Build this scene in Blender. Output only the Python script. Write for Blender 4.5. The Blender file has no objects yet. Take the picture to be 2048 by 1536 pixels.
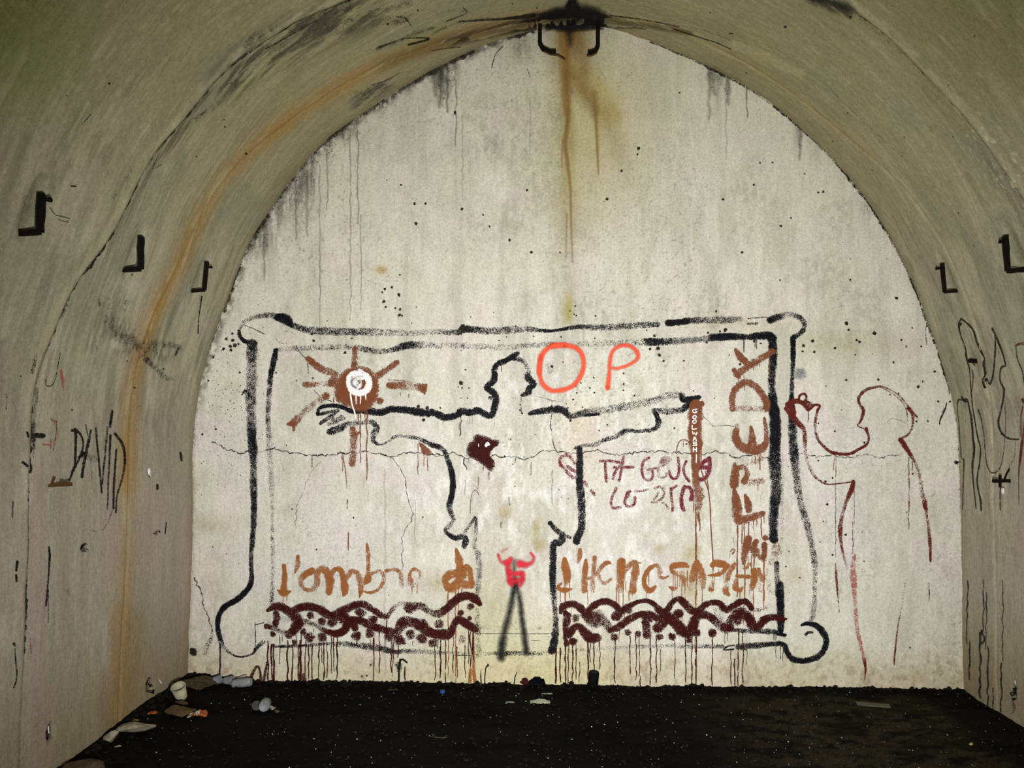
import bpy, bmesh, math, random
import numpy as np
from mathutils import Vector, Matrix

random.seed(7)
rng = np.random.default_rng(7)
sc = bpy.context.scene
COL = sc.collection

# ---------------------------------------------------------------- camera, light, exposure
FPX = 1479.0            # focal length in pixels of the 2048 wide frame
VX, VY = 1107.0, 881.0  # where the tunnel axis meets the picture
CZ = 1.6                # eye height
D = 4.82                # distance of the end wall
K = D / FPX

cam_d = bpy.data.cameras.new('camera')
cam = bpy.data.objects.new('camera', cam_d)
COL.objects.link(cam)
cam.location = (0, 0, CZ)
cam.rotation_euler = (math.pi / 2, 0, 0)
cam_d.sensor_width = 36.0
cam_d.lens = FPX / 2048 * 36.0
cam_d.shift_x = -(VX - 1024) / 2048
cam_d.shift_y = (VY - 768) / 2048
cam_d.clip_start = 0.02
sc.camera = cam

world = bpy.data.worlds.new('world')
sc.world = world
world.use_nodes = True
world.node_tree.nodes['Background'].inputs[0].default_value = (0.80, 0.86, 0.80, 1)
world.node_tree.nodes['Background'].inputs[1].default_value = 0.40

torch_d = bpy.data.lights.new('hand_torch', 'SPOT')
torch_d.energy = 1080
torch_d.color = (1.0, 0.985, 0.945)
torch_d.spot_size = math.radians(107)
torch_d.spot_blend = 1.0
torch_d.shadow_soft_size = 0.06
torch = bpy.data.objects.new('hand_torch', torch_d)
COL.objects.link(torch)
torch.location = (0.10, 0.25, 1.15)
torch.rotation_euler = (Vector((0.10, D, 1.40)) - Vector(torch.location)).to_track_quat('-Z', 'Y').to_euler()

sc.view_settings.view_transform = 'Standard'
sc.view_settings.look = 'None'
sc.view_settings.gamma = 1.0
sc.view_settings.use_curve_mapping = False
sc.view_settings.exposure = 0.0
sc.cycles.transparent_max_bounces = 24

# ---------------------------------------------------------------- helpers
def put(o, parent=None, label=None, cat=None, group=None, kind=None):
    COL.objects.link(o)
    if parent is not None:
        o.parent = parent
    if label: o['label'] = label
    if cat: o['category'] = cat
    if group: o['group'] = group
    if kind: o['kind'] = kind
    return o

def empty(name, loc=(0, 0, 0), **kw):
    o = bpy.data.objects.new(name, None)
    o.location = loc
    o.empty_display_size = 0.05
    return put(o, **kw)

def mesh_np(name, verts, quads, mat, attrs=None, col=None, smooth=True, **kw):
    """verts (n,3), quads (m,4) or (m,3) numpy arrays"""
    me = bpy.data.meshes.new(name)
    verts = np.asarray(verts, dtype=np.float32)
    quads = np.asarray(quads, dtype=np.int32)
    n = quads.shape[1]
    me.vertices.add(len(verts)); me.vertices.foreach_set('co', verts.ravel())
    me.loops.add(quads.size); me.loops.foreach_set('vertex_index', quads.ravel())
    me.polygons.add(len(quads))
    me.polygons.foreach_set('loop_start', np.arange(0, quads.size, n, dtype=np.int32))
    me.update(calc_edges=True)
    me.polygons.foreach_set('use_smooth', np.full(len(quads), smooth, dtype=bool))
    for k, v in (attrs or {}).items():
        a = me.attributes.new(k, 'FLOAT', 'POINT'); a.data.foreach_set('value', np.asarray(v, dtype=np.float32))
    if col is not None:
        a = me.attributes.new('Col', 'FLOAT_COLOR', 'POINT')
        c4 = np.ones((len(verts), 4), dtype=np.float32); c4[:, :3] = np.clip(col, 0, 1)
        a.data.foreach_set('color', c4.ravel())
    me.materials.append(mat)
    me.validate()
    o = bpy.data.objects.new(name, me)
    return put(o, **kw)

def bm_obj(name, bm, mat, smooth=False, **kw):
    me = bpy.data.meshes.new(name)
    bmesh.ops.recalc_face_normals(bm, faces=bm.faces)
    bm.to_mesh(me); bm.free()
    for p in me.polygons: p.use_smooth = smooth
    me.materials.append(mat)
    return put(bpy.data.objects.new(name, me), **kw)

# value noise -----------------------------------------------------
_tab = rng.random((256, 256)).astype(np.float32)
def vnoise(x, y, seed=0):
    x = np.asarray(x, dtype=np.float64) + seed * 37.17; y = np.asarray(y, dtype=np.float64) + seed * 11.73
    xi = np.floor(x).astype(int); yi = np.floor(y).astype(int)
    fx = x - xi; fy = y - yi
    fx = fx * fx * (3 - 2 * fx); fy = fy * fy * (3 - 2 * fy)
    g = lambda a, b: _tab[a & 255, b & 255]
    return (g(xi, yi) * (1 - fx) + g(xi + 1, yi) * fx) * (1 - fy) + (g(xi, yi + 1) * (1 - fx) + g(xi + 1, yi + 1) * fx) * fy
def fbm(x, y, seed=0, oct=4):
    s = 0; a = 0.5; t = 0
    for i in range(oct):
        s = s + a * vnoise(np.asarray(x) * 2 ** i, np.asarray(y) * 2 ** i, seed + i * 3); t += a; a *= 0.55
    return s / t
def sstep(a, b, x):
    t = np.clip((np.asarray(x) - a) / (b - a), 0, 1)
    return t * t * (3 - 2 * t)
def pdist(px, py, poly):
    """distance of points to a polyline and the parameter (0..1) of the nearest place"""
    best = np.full(np.shape(px), 1e9); par = np.zeros(np.shape(px))
    n = len(poly) - 1
    for i in range(n):
        (ax, ay), (bx, by) = poly[i][:2], poly[i + 1][:2]
        dx, dy = bx - ax, by - ay
        t = np.clip(((px - ax) * dx + (py - ay) * dy) / (dx * dx + dy * dy + 1e-9), 0, 1)
        d = np.hypot(px - ax - t * dx, py - ay - t * dy)
        m = d < best
        best = np.where(m, d, best); par = np.where(m, (i + t) / n, par)
    return best, par

# ---------------------------------------------------------------- materials
def nt(mat):
    mat.use_nodes = True
    t = mat.node_tree; t.nodes.clear()
    return t
def N(t, kind, **kw):
    n = t.nodes.new(kind)
    for k, v in kw.items():
        if k.startswith('i_'):
            key = k[2:]
            n.inputs[int(key) if key.isdigit() else key].default_value = v
        else:
            setattr(n, k, v)
    return n
def math_n(t, op, a, b=None, clamp=False):
    n = t.nodes.new('ShaderNodeMath'); n.operation = op; n.use_clamp = clamp
    for i, v in enumerate((a, b)):
        if v is None: continue
        if isinstance(v, (int, float)): n.inputs[i].default_value = v
        else: t.links.new(v, n.inputs[i])
    return n.outputs[0]
def mixc(t, fac, a, b, blend='MIX'):
    n = t.nodes.new('ShaderNodeMix'); n.data_type = 'RGBA'; n.blend_type = blend
    for s, v in ((n.inputs[0], fac), (n.inputs[6], a), (n.inputs[7], b)):
        if isinstance(v, (int, float)): s.default_value = v
        elif isinstance(v, tuple): s.default_value = (*v, 1) if len(v) == 3 else v
        else: t.links.new(v, s)
    return n.outputs[2]

def plaster_mat(name, grain=0.20, streak=(7, 7, 1.2), rough=0.9, bump=0.25, scale=60, pores=0.35, sw=0.6, hues=((1.0, 0.955, 0.98, 1), (0.975, 1.0, 0.94, 1))):
    m = bpy.data.materials.new(name); t = nt(m)
    out = N(t, 'ShaderNodeOutputMaterial'); b = N(t, 'ShaderNodeBsdfPrincipled')
    b.inputs['Roughness'].default_value = rough
    b.inputs['Specular IOR Level'].default_value = 0.25
    at = N(t, 'ShaderNodeAttribute', attribute_name='Col')
    tc = N(t, 'ShaderNodeTexCoord')
    n1 = N(t, 'ShaderNodeTexNoise', i_Scale=scale, i_Detail=5.0, i_Roughness=0.65)
    t.links.new(tc.outputs['Object'], n1.inputs['Vector'])
    n2 = N(t, 'ShaderNodeTexNoise', i_Scale=260.0, i_Detail=2.0, i_Roughness=0.6)
    t.links.new(tc.outputs['Object'], n2.inputs['Vector'])
    mp = N(t, 'ShaderNodeMapping'); mp.inputs['Scale'].default_value = streak
    t.links.new(tc.outputs['Object'], mp.inputs['Vector'])
    n3 = N(t, 'ShaderNodeTexNoise', i_Scale=9.0, i_Detail=5.0, i_Roughness=0.6)
    t.links.new(mp.outputs[0], n3.inputs['Vector'])
    s = math_n(t, 'ADD', math_n(t, 'MULTIPLY', n1.outputs[0], grain * 1.5), math_n(t, 'MULTIPLY', n2.outputs[0], grain * 1.6))
    s = math_n(t, 'ADD', s, math_n(t, 'MULTIPLY', n3.outputs[0], grain * sw))
    s = math_n(t, 'ADD', s, 1.0 - grain * (1.55 + sw / 2))
    c = N(t, 'ShaderNodeCombineColor'); [t.links.new(s, c.inputs[i]) for i in range(3)]
    colr = mixc(t, 1.0, at.outputs['Color'], c.outputs[0], 'MULTIPLY')
    # dark pores and chalky pale flecks
    n5 = N(t, 'ShaderNodeTexNoise', i_Scale=150.0, i_Detail=3.0, i_Roughness=0.75)
    t.links.new(tc.outputs['Object'], n5.inputs['Vector'])
    n6 = N(t, 'ShaderNodeTexNoise', i_Scale=7.0, i_Detail=4.0)
    t.links.new(mp.outputs[0], n6.inputs['Vector'])
    sp = math_n(t, 'MULTIPLY', math_n(t, 'SUBTRACT', n5.outputs[0], 0.56), 9.0, clamp=True)
    sp = math_n(t, 'MULTIPLY', sp, math_n(t, 'MULTIPLY', math_n(t, 'SUBTRACT', n6.outputs[0], 0.34), pores * 4.0, clamp=True))
    colr = mixc(t, math_n(t, 'MINIMUM', sp, 0.75), colr, (0.10, 0.092, 0.065))
    pl = math_n(t, 'MULTIPLY', math_n(t, 'SUBTRACT', 0.42, n5.outputs[0]), 7.0, clamp=True)
    colr = mixc(t, math_n(t, 'MULTIPLY', pl, 0.22), colr, (0.80, 0.78, 0.70))
    # slow hue drift between lilac and lichen green
    n4 = N(t, 'ShaderNodeTexNoise', i_Scale=3.2, i_Detail=3.0)
    t.links.new(tc.outputs['Object'], n4.inputs['Vector'])
    r = N(t, 'ShaderNodeValToRGB'); t.links.new(n4.outputs[0], r.inputs[0])
    r.color_ramp.elements[0].position = 0.3; r.color_ramp.elements[0].color = hues[0]
    r.color_ramp.elements[1].position = 0.7; r.color_ramp.elements[1].color = hues[1]
    colr = mixc(t, 1.0, colr, r.outputs[0], 'MULTIPLY')
    t.links.new(colr, b.inputs['Base Color'])
    h = math_n(t, 'ADD', n1.outputs[0], math_n(t, 'MULTIPLY', n2.outputs[0], 0.35))
    bp = N(t, 'ShaderNodeBump', i_Strength=bump, i_Distance=0.006)
    t.links.new(h, bp.inputs['Height']); t.links.new(bp.outputs[0], b.inputs['Normal'])
    t.links.new(b.outputs[0], out.inputs[0])
    return m

def paint_mat(name, color, rough=0.6, spray=False, scale=210.0, vary=0.25):
    """paint on a wall: its cover thins out to speckles where the brush ran dry"""
    m = bpy.data.materials.new(name); t = nt(m)
    out = N(t, 'ShaderNodeOutputMaterial'); b = N(t, 'ShaderNodeBsdfPrincipled')
    b.inputs['Roughness'].default_value = rough
    b.inputs['Specular IOR Level'].default_value = 0.06
    tc = N(t, 'ShaderNodeTexCoord')
    A = {k: N(t, 'ShaderNodeAttribute', attribute_name=k).outputs['Fac'] for k in ('cov', 'v', 'e')}
    r = math_n(t, 'SQRT', math_n(t, 'ADD', math_n(t, 'MULTIPLY', A['v'], A['v']), math_n(t, 'MULTIPLY', A['e'], A['e'])))
    n1 = N(t, 'ShaderNodeTexNoise', i_Scale=scale, i_Detail=3.0, i_Roughness=0.7)
    t.links.new(tc.outputs['Object'], n1.inputs['Vector'])
    n2 = N(t, 'ShaderNodeTexNoise', i_Scale=28.0, i_Detail=2.0)
    t.links.new(tc.outputs['Object'], n2.inputs['Vector'])
    nn = math_n(t, 'MULTIPLY', math_n(t, 'SUBTRACT', n1.outputs[0], 0.30), 2.6)
    nn = math_n(t, 'ADD', nn, math_n(t, 'MULTIPLY', math_n(t, 'SUBTRACT', n2.outputs[0], 0.5), 0.7))
    if spray:
        soft = math_n(t, 'SUBTRACT', 1.0, math_n(t, 'POWER', math_n(t, 'MINIMUM', r, 1.0), 0.9))
        a = math_n(t, 'MULTIPLY', soft, math_n(t, 'MULTIPLY', A['cov'], 1.55))
        a = math_n(t, 'MULTIPLY', a, math_n(t, 'ADD', 0.40, math_n(t, 'MULTIPLY', nn, 1.1)), clamp=True)
    else:
        eff = math_n(t, 'SUBTRACT', math_n(t, 'ADD', math_n(t, 'MULTIPLY', A['cov'], 0.84), 0.09), math_n(t, 'MULTIPLY', math_n(t, 'POWER', r, 4.0), 0.85))
        a = math_n(t, 'MULTIPLY', math_n(t, 'SUBTRACT', eff, nn), 5.0, clamp=True)
        a = math_n(t, 'MULTIPLY', a, math_n(t, 'LESS_THAN', r, 1.0))
        a = math_n(t, 'MULTIPLY', a, 0.97)
    dark = tuple(c * (1 - vary) for c in color); lite = tuple(min(1, c * (1 + vary)) for c in color)
    cc = mixc(t, math_n(t, 'MULTIPLY', n2.outputs[0], 1.0), dark, lite)
    t.links.new(cc, b.inputs['Base Color'])
    tr = N(t, 'ShaderNodeBsdfTransparent'); mx = N(t, 'ShaderNodeMixShader')
    t.links.new(a, mx.inputs[0]); t.links.new(tr.outputs[0], mx.inputs[1]); t.links.new(b.outputs[0], mx.inputs[2])
    t.links.new(mx.outputs[0], out.inputs[0])
    return m

def solid_mat(name, c1, c2, rough=0.7, metal=0.0, scale=30.0, bump=0.3, spec=0.15, dist=0.003):
    m = bpy.data.materials.new(name); t = nt(m)
    out = N(t, 'ShaderNodeOutputMaterial'); b = N(t, 'ShaderNodeBsdfPrincipled')
    b.inputs['Roughness'].default_value = rough; b.inputs['Metallic'].default_value = metal
    b.inputs['Specular IOR Level'].default_value = spec
    tc = N(t, 'ShaderNodeTexCoord')
    n1 = N(t, 'ShaderNodeTexNoise', i_Scale=scale, i_Detail=5.0, i_Roughness=0.65)
    t.links.new(tc.outputs['Object'], n1.inputs['Vector'])
    f = math_n(t, 'MULTIPLY', math_n(t, 'SUBTRACT', n1.outputs[0], 0.3), 2.5, clamp=True)
    t.links.new(mixc(t, f, c1, c2), b.inputs['Base Color'])
    bp = N(t, 'ShaderNodeBump', i_Strength=bump, i_Distance=dist)
    t.links.new(n1.outputs[0], bp.inputs['Height']); t.links.new(bp.outputs[0], b.inputs['Normal'])
    t.links.new(b.outputs[0], out.inputs[0])
    return m

M_WALL = plaster_mat('limewashed_plaster', grain=0.50, streak=(6, 6, 0.9), bump=0.55, pores=0.5)
M_VAULT = plaster_mat('vault_plaster', grain=0.46, streak=(1.2, 9, 1.2), bump=0.6, scale=45, sw=1.2, pores=0.5, hues=((1.0, 0.965, 0.92, 1), (0.97, 1.0, 0.88, 1)))
P_BLACK = paint_mat('black_paint', (0.0045, 0.0045, 0.0075))
P_BROWN = paint_mat('brown_paint', (0.180, 0.060, 0.026))
P_ORANGE = paint_mat('ochre_orange_paint', (0.275, 0.098, 0.027))
P_OX = paint_mat('oxblood_paint', (0.036, 0.0035, 0.0028))
P_RUSTRED = paint_mat('rust_red_paint', (0.105, 0.016, 0.010))
P_CRIM = paint_mat('crimson_paint', (0.15, 0.012, 0.030))
P_SPRAYO = paint_mat('orange_red_spray', (0.85, 0.10, 0.045), spray=True, vary=0.1)
P_SPRAYR = paint_mat('red_spray', (0.62, 0.022, 0.045), spray=True, vary=0.1)
P_SPRAYK = paint_mat('black_spray', (0.012, 0.012, 0.012), spray=True)
P_WHITE = paint_mat('white_paint', (0.86, 0.86, 0.88), vary=0.05)
P_GREY = paint_mat('grey_paint', (0.22, 0.22, 0.23))
P_DARK = paint_mat('dark_line', (0.018, 0.015, 0.010))
P_MOULD = paint_mat('black_mould', (0.055, 0.055, 0.042), scale=240.0)
P_STREAK = paint_mat('grey_run_stain', (0.060, 0.060, 0.045), spray=True)
P_RUST = paint_mat('rust_stain', (0.29, 0.165, 0.045), spray=True)
P_PINK = paint_mat('faded_red_paint', (0.36, 0.10, 0.075))
M_IRON = solid_mat('black_iron', (0.0025, 0.0025, 0.0025), (0.010, 0.007, 0.005), rough=0.9, scale=90, spec=0.08)
M_RUSTIRON = solid_mat('rusty_iron', (0.02, 0.012, 0.007), (0.13, 0.055, 0.018), rough=0.8, scale=120)

# ---------------------------------------------------------------- vault profile (end wall outline)
PROFILE_PX = [(372, 1470), (376, 1356), (378, 1270), (383, 1143), (386, 1010), (386, 900), (389, 842), (400, 773), (425, 681),
    (456, 598), (492, 500), (527, 440), (564, 386), (600, 338), (642, 290), (696, 246), (759, 205), (845, 152), (913, 116), (1010, 76),
    (1090, 55), (1152, 49), (1212, 55), (1300, 83), (1374, 112), (1416, 133), (1492, 173), (1567, 226), (1649, 301), (1703, 362),
    (1742, 413), (1775, 466), (1806, 525), (1830, 577), (1847, 624), (1871, 690), (1892, 754), (1909, 824), (1918, 890), (1922, 1023),
    (1924, 1166), (1925, 1312), (1928, 1390), (1930, 1480)]
def catmull(pts, step):
    P = np.array(pts, dtype=float)
    Q = np.vstack([2 * P[0] - P[1], P, 2 * P[-1] - P[-2]])
    out = []
    for i in range(1, len(Q) - 2):
        p0, p1, p2, p3 = Q[i - 1], Q[i], Q[i + 1], Q[i + 2]
        n = max(1, int(math.ceil(np.hypot(*(p2 - p1)[:2]) / step)))
        t = (np.arange(n) / n)[:, None]
        # clamp tangents on very uneven spacing
        m1 = (p2 - p0) * 0.5; m2 = (p3 - p1) * 0.5
        L = np.hypot(*(p2 - p1)[:2]) + 1e-9
        for m in (m1, m2):
            l = np.hypot(*m[:2])
            if l > L * 1.4: m *= L * 1.4 / l
        out.append((2 * t**3 - 3 * t**2 + 1) * p1 + (t**3 - 2 * t**2 + t) * m1 + (-2 * t**3 + 3 * t**2) * p2 + (t**3 - t**2) * m2)
    out.append(Q[-2][None])
    return np.vstack(out)
_pp = catmull(PROFILE_PX, 4)
for _ in range(60):   # smooth the traced outline into one clean arch
    _pp[1:-1] = 0.5 * _pp[1:-1] + 0.25 * (_pp[:-2] + _pp[2:])
PRX = (_pp[:, 0] - VX) * K; PRZ = CZ - (_pp[:, 1] - VY) * K
_arc = np.concatenate([[0], np.cumsum(np.hypot(np.diff(PRX), np.diff(PRZ)))])
ATOT = _arc[-1]
AS = np.linspace(0, ATOT, 1600)
PRX = np.interp(AS, _arc, PRX); PRZ = np.interp(AS, _arc, PRZ)
_tx, _tz = np.gradient(PRX, AS), np.gradient(PRZ, AS)
_l = np.hypot(_tx, _tz); NXI, NZI = _tz / _l, -_tx / _l      # inward normal
PHI = np.unwrap(np.arctan2(PRX, -(PRZ - CZ)))                  # angle seen from the tunnel axis through the eye
if PHI[-1] < PHI[0]: PHI = -PHI; _sg = -1
else: _sg = 1
RAD = np.hypot(PRX, PRZ - CZ)

def vault_ay(px, py):
    """picture place -> (arc position, depth) on the vault"""
    dx = (np.asarray(px, float) - VX) * K; dz = -(np.asarray(py, float) - VY) * K
    ph = np.arctan2(dx, -dz) * _sg
    lo = PHI[0]
    ph = np.where(ph < lo - 0.3, ph + 2 * np.pi, ph)
    ph = np.where(ph > PHI[-1] + 0.3, ph - 2 * np.pi, ph)
    a = np.interp(ph, PHI, AS)
    R = np.interp(ph, PHI, RAD)
    return a, D * R / np.hypot(dx, dz)

J1_PX = [(240, 1400), (247, 1250), (256, 1100), (262, 900), (266, 800), (288, 690), (330, 590), (372, 508), (430, 390), (490, 310), (600, 232), (760, 130), (900, 82), (1060, 42),
         (1150, 36), (1240, 40), (1350, 58), (1480, 122), (1600, 203), (1700, 282), (1800, 372), (1880, 480), (1950, 640), (1975, 800), (1985, 1000), (1992, 1300)]
J2_PX = [(40, 1500), (50, 1300), (54, 1150), (60, 1000), (63, 880), (66, 805), (73, 756), (85, 720), (112, 656), (151, 571), (185, 525), (205, 500), (239, 444), (263, 396), (290, 342), (318, 297), (359, 253), (410, 191), (444, 150),
         (488, 113), (530, 85), (581, 50), (632, 26), (700, 0), (760, -30), (1640, -45), (1700, 18), (1785, 85), (1860, 165), (1950, 262), (2010, 345), (2070, 440), (2130, 600), (2160, 800), (2170, 1000), (2170, 1400)]
def joint(pts):
    p = np.array(pts, float); a, y = vault_ay(p[:, 0], p[:, 1]); o = np.argsort(a)
    return np.interp(AS, a[o], y[o])
Y1 = joint(J1_PX); Y2 = joint(J2_PX)
def smooth1(v, n):
    k = np.ones(n) / n
    return np.convolve(np.pad(v, n // 2, mode='edge'), k, mode='same')[n // 2: n // 2 + len(v)]
Y1 = np.minimum(smooth1(Y1, 61), D - 0.06) + 0.010 * (fbm(AS * 5, AS * 0, 5) - 0.5)
Y2 = smooth1(Y2, 19) + 0.016 * (fbm(AS * 6, AS * 0, 9) - 0.5)

# pockets in the vault behind the iron hooks: picture place, half length along the arc, half width along the tunnel, depth
POCKETS = [(402, 548, .16, .040, .028), (272, 502, .15, .040, .030), (64, 412, .15, .042, .030), (1896, 552, .16, .040, .028), (2030, 500, .16, .042, .030),
           (1946, 722, .10, .035, .02)]
POCK = [(*[float(q) for q in vault_ay(p[0], p[1])], *p[2:]) for p in POCKETS]
CHIPS = [(172, 1096, .018, .03, .02), (300, 1372, .05, .035, .03), (104, 1466, .05, .03, .02), (2026, 1382, .05, .02, .02), (298, 944, .02, .015, .01), (315, 1066, .012, .02, .01)]
CHIP = [(*[float(q) for q in vault_ay(p[0], p[1])], *p[2:]) for p in CHIPS]

def vdisp(a, y):
    """inward offset of the vault skin"""
    y1 = np.interp(a, AS, Y1); y2 = np.interp(a, AS, Y2)
    d = 0.010 * (fbm(a * 1.7, y * 2.3, 21, 3) - 0.5) + 0.004 * (fbm(a * 7, y * 9, 22, 2) - 0.5)
    d = d - 0.005 * sstep(-0.01, 0.01, y1 - y) + 0.012 * sstep(-0.015, 0.015, y2 - y)
    d = d - 0.009 * np.exp(-((y - y2) / 0.009) ** 2) - 0.004 * np.exp(-((y - y1) / 0.010) ** 2)
    for (pa, pyy, ra, ry, dp) in POCK + CHIP:
        r = np.hypot((a - pa) / ra, (y - pyy) / ry)
        d = d - dp * (1 - sstep(0.72, 1.05, r))
    # ragged joint against the end wall
    d = d + 0.010 * (fbm(a * 22, y * 6, 31, 3) - 0.55) * sstep(0.10, 0.0, D - y)
    return d
def vault_xyz(a, y, off=0.0):
    d = vdisp(a, y) + off
    return np.stack([np.interp(a, AS, PRX) + np.interp(a, AS, NXI) * d, y, np.interp(a, AS, PRZ) + np.interp(a, AS, NZI) * d], axis=-1)
def wdisp(x, z):
    return 0.010 * (fbm(x * 1.3, z * 1.3, 41, 3) - 0.5)
def wall_xyz(px, py, off=0.0):
    x = (np.asarray(px, float) - VX) * K; z = CZ - (np.asarray(py, float) - VY) * K
    return np.stack([x, D - wdisp(x, z) - off, z], axis=-1)
def vault_px(px, py, off=0.0):
    a, y = vault_ay(px, py)
    return vault_xyz(a, y, off)

def lay(c, col, m):
    m = np.clip(m, 0, 1)[..., None]
    return c * (1 - m) + np.array(col) * m

# ---------------------------------------------------------------- end wall
def build_end_wall():
    step = 0.0085
    xs = np.arange(PRX.min() - 0.03, PRX.max() + 0.03, step); zs = np.arange(-0.25, PRZ.max() + 0.03, step)
    X, Z = np.meshgrid(xs, zs, indexing='ij')
    px = VX + X / K; py = VY - (Z - CZ) / K
    # how far inside the outline (in metres, rough)
    ph = np.arctan2(X, -(Z - CZ)) * _sg
    R = np.interp(ph, PHI, RAD); inside = R - np.hypot(X, Z - CZ)
    c = np.empty(X.shape + (3,)); c[:] = (0.60, 0.585, 0.52)
    big = fbm(X * 0.9, Z * 0.7, 51, 4)
    c *= (0.86 + 0.28 * big)[..., None]
    # limewash brush mottling
    c *= (0.93 + 0.14 * fbm(X * 22, Z * 5, 52, 4))[..., None]
    c *= (0.94 + 0.12 * fbm(X * 40, Z * 22, 53, 3))[..., None]
    m = sstep(0.47, 0.70, fbm(X * 9, Z * 1.6, 151, 5)); c = lay(c, (0.40, 0.395, 0.325), m * 0.42)
    m = sstep(0.50, 0.68, fbm(X * 4, Z * 4, 152, 5)) * sstep(0.40, 0.62, fbm(X * 45, Z * 30, 153, 3)); c = lay(c, (0.34, 0.33, 0.27), m * 0.40)
    m = sstep(0.55, 0.75, fbm(X * 3, Z * 3.5, 154, 5)); c = lay(c, (0.70, 0.68, 0.62), m * 0.5)
    # lilac-grey band behind the figure, near-white flecks round its middle, cream elsewhere
    m = sstep(330, 60, np.abs(py - 1010)) * sstep(0.30, 0.62, fbm(X * 1.6, Z * 1.6, 54))
    c = lay(c, (0.64, 0.62, 0.60), m * 0.55)
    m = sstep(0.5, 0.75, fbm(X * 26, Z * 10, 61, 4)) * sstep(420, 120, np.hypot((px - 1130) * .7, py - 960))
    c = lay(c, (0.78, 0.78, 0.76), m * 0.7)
    # greener, darker tint towards the top of the wall
    m = sstep(650, 150, py) * (0.35 + 0.6 * fbm(X * 2, Z * 1.2, 55))
    c = lay(c, (0.47, 0.49, 0.34), m * 0.45)
    # damp yellow foot of the wall
    foot = sstep(1270, 1350, py + 40 * (fbm(X * 5, Z * 0 + 1, 56) - 0.5))
    c = lay(c, (0.47, 0.40, 0.23), foot * (0.30 + 0.45 * fbm(X * 7, Z * 7, 57)))
    m = foot * sstep(0.48, 0.75, fbm(X * 38, Z * 30, 58, 4)); c = lay(c, (0.22, 0.17, 0.08), m * 0.5)
    m = sstep(260, 60, np.abs(px - 1045)) * sstep(1150, 1330, py); c = lay(c, (0.56, 0.52, 0.26), m * 0.5)
    # rust column below the crown
    w = 17 + 7 * vnoise(py / 60, py * 0, 60) + sstep(200, 60, py) * 14
    cx = 1136 + 7 * (vnoise(py / 40, py * 0 + 3, 3) - 0.5)
    m = np.exp(-((px - cx) / w) ** 2) * sstep(720, 120, py) * (0.5 + 0.7 * fbm(X * 40, Z * 6, 62))
    c = lay(c, (0.24, 0.135, 0.022), m * 1.0)
    m = np.exp(-((px - 1146) / 42) ** 2) * sstep(200, 60, py); c = lay(c, (0.22, 0.13, 0.03), m * 0.9)
    m = np.exp(-((px - 1196) / 3.5) ** 2) * sstep(60, 220, py) * sstep(370, 300, py); c = lay(c, (0.32, 0.2, 0.06), m * 0.8)
    d, t = pdist(px, py, [(1160, 150), (1200, 195), (1215, 220)])
    m = sstep(45, 8, d + 26 * (fbm(X * 14, Z * 14, 63) - 0.5)); c = lay(c, (0.34, 0.24, 0.06), m * 0.75)
    m = np.exp(-(((px - 1190) / 120) ** 2 + ((py - 230) / 170) ** 2)); c = lay(c, (0.46, 0.40, 0.17), m * 0.65)
    m = np.exp(-(((px - 1160) / 70) ** 2 + ((py - 380) / 90) ** 2)) * (0.3 + fbm(X * 20, Z * 8, 64)); c = lay(c, (0.40, 0.36, 0.16), m * 0.4)
    m = np.exp(-((px - 1137) / 10) ** 2) * sstep(560, 620, py) * sstep(660, 630, py); c = lay(c, (0.38, 0.32, 0.08), m * 0.9)
    m = np.exp(-(((px - 762) / 13) ** 2 + ((py - 540) / 9) ** 2)); c = lay(c, (0.42, 0.26, 0.05), m * 0.8)
    m = np.exp(-((px - 1160) / 40) ** 2) * sstep(780, 830, py) * sstep(1000, 880, py); c = lay(c, (0.60, 0.50, 0.36), m * 0.5)
    for (x, y, rx, ry, s) in [(1010, 1025, 14, 16, .6), (1072, 1052, 10, 15, .7), (1076, 1088, 14, 18, .75), (1320, 1096, 13, 13, .65), (1384, 1108, 18, 16, .75),
                              (1378, 1170, 22, 50, .5), (1490, 650, 120, 22, .25), (1700, 690, 130, 26, .3), (1590, 1150, 26, 26, .35), (430, 1050, 40, 22, .4),
                              (880, 1165, 40, 18, .5), (940, 1220, 70, 60, .25), (1000, 1190, 60, 90, .35), (430, 1180, 30, 60, .25)]:
        m = np.exp(-(((px - x) / rx) ** 2 + ((py - y) / ry) ** 2)) * (0.4 + 1.0 * fbm(X * 35, Z * 20, 65)); c = lay(c, (0.34, 0.28, 0.09), m * s)
    # grey mould hanging from the arch
    for (x, y0, ln, w, s) in [(885, 128, 90, 22, .85), (905, 118, 70, 14, .6), (600, 335, 130, 26, .7), (625, 300, 120, 16, .65), (690, 255, 40, 22, .7), (520, 450, 90, 22, .7), (560, 400, 60, 24, .5),
                              (1425, 135, 70, 8, .6), (1450, 150, 60, 8, .6), (1436, 140, 150, 6, .35), (1594, 245, 70, 9, .55), (1735, 405, 40, 10, .4), (1040, 78, 70, 30, .4), (545, 420, 120, 12, .5), (1120, 230, 120, 30, .2),
                              (1110, 1, 1, 1, 0), (1730, 330, 200, 14, .12), (980, 290, 60, 50, .2)]:
        wob = x + 9 * (vnoise(py / 22, py * 0 + x, 66) - 0.5)
        m = np.exp(-((px - wob) / w) ** 2) * sstep(y0 - 25, y0 + 5, py) * sstep(y0 + ln, y0 + ln * 0.2, py) * sstep(0.28, 0.62, fbm(X * 65, Z * 8, 67, 4))
        c = lay(c, (0.085, 0.090, 0.075), m * s)
    # dirty rim under the arch
    rim = sstep(0.055, 0.0, inside - 0.03 * fbm(X * 18, Z * 18, 68)) * sstep(950, 700, py) * sstep(0.35, 0.6, fbm(X * 25, Z * 25, 69))
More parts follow.
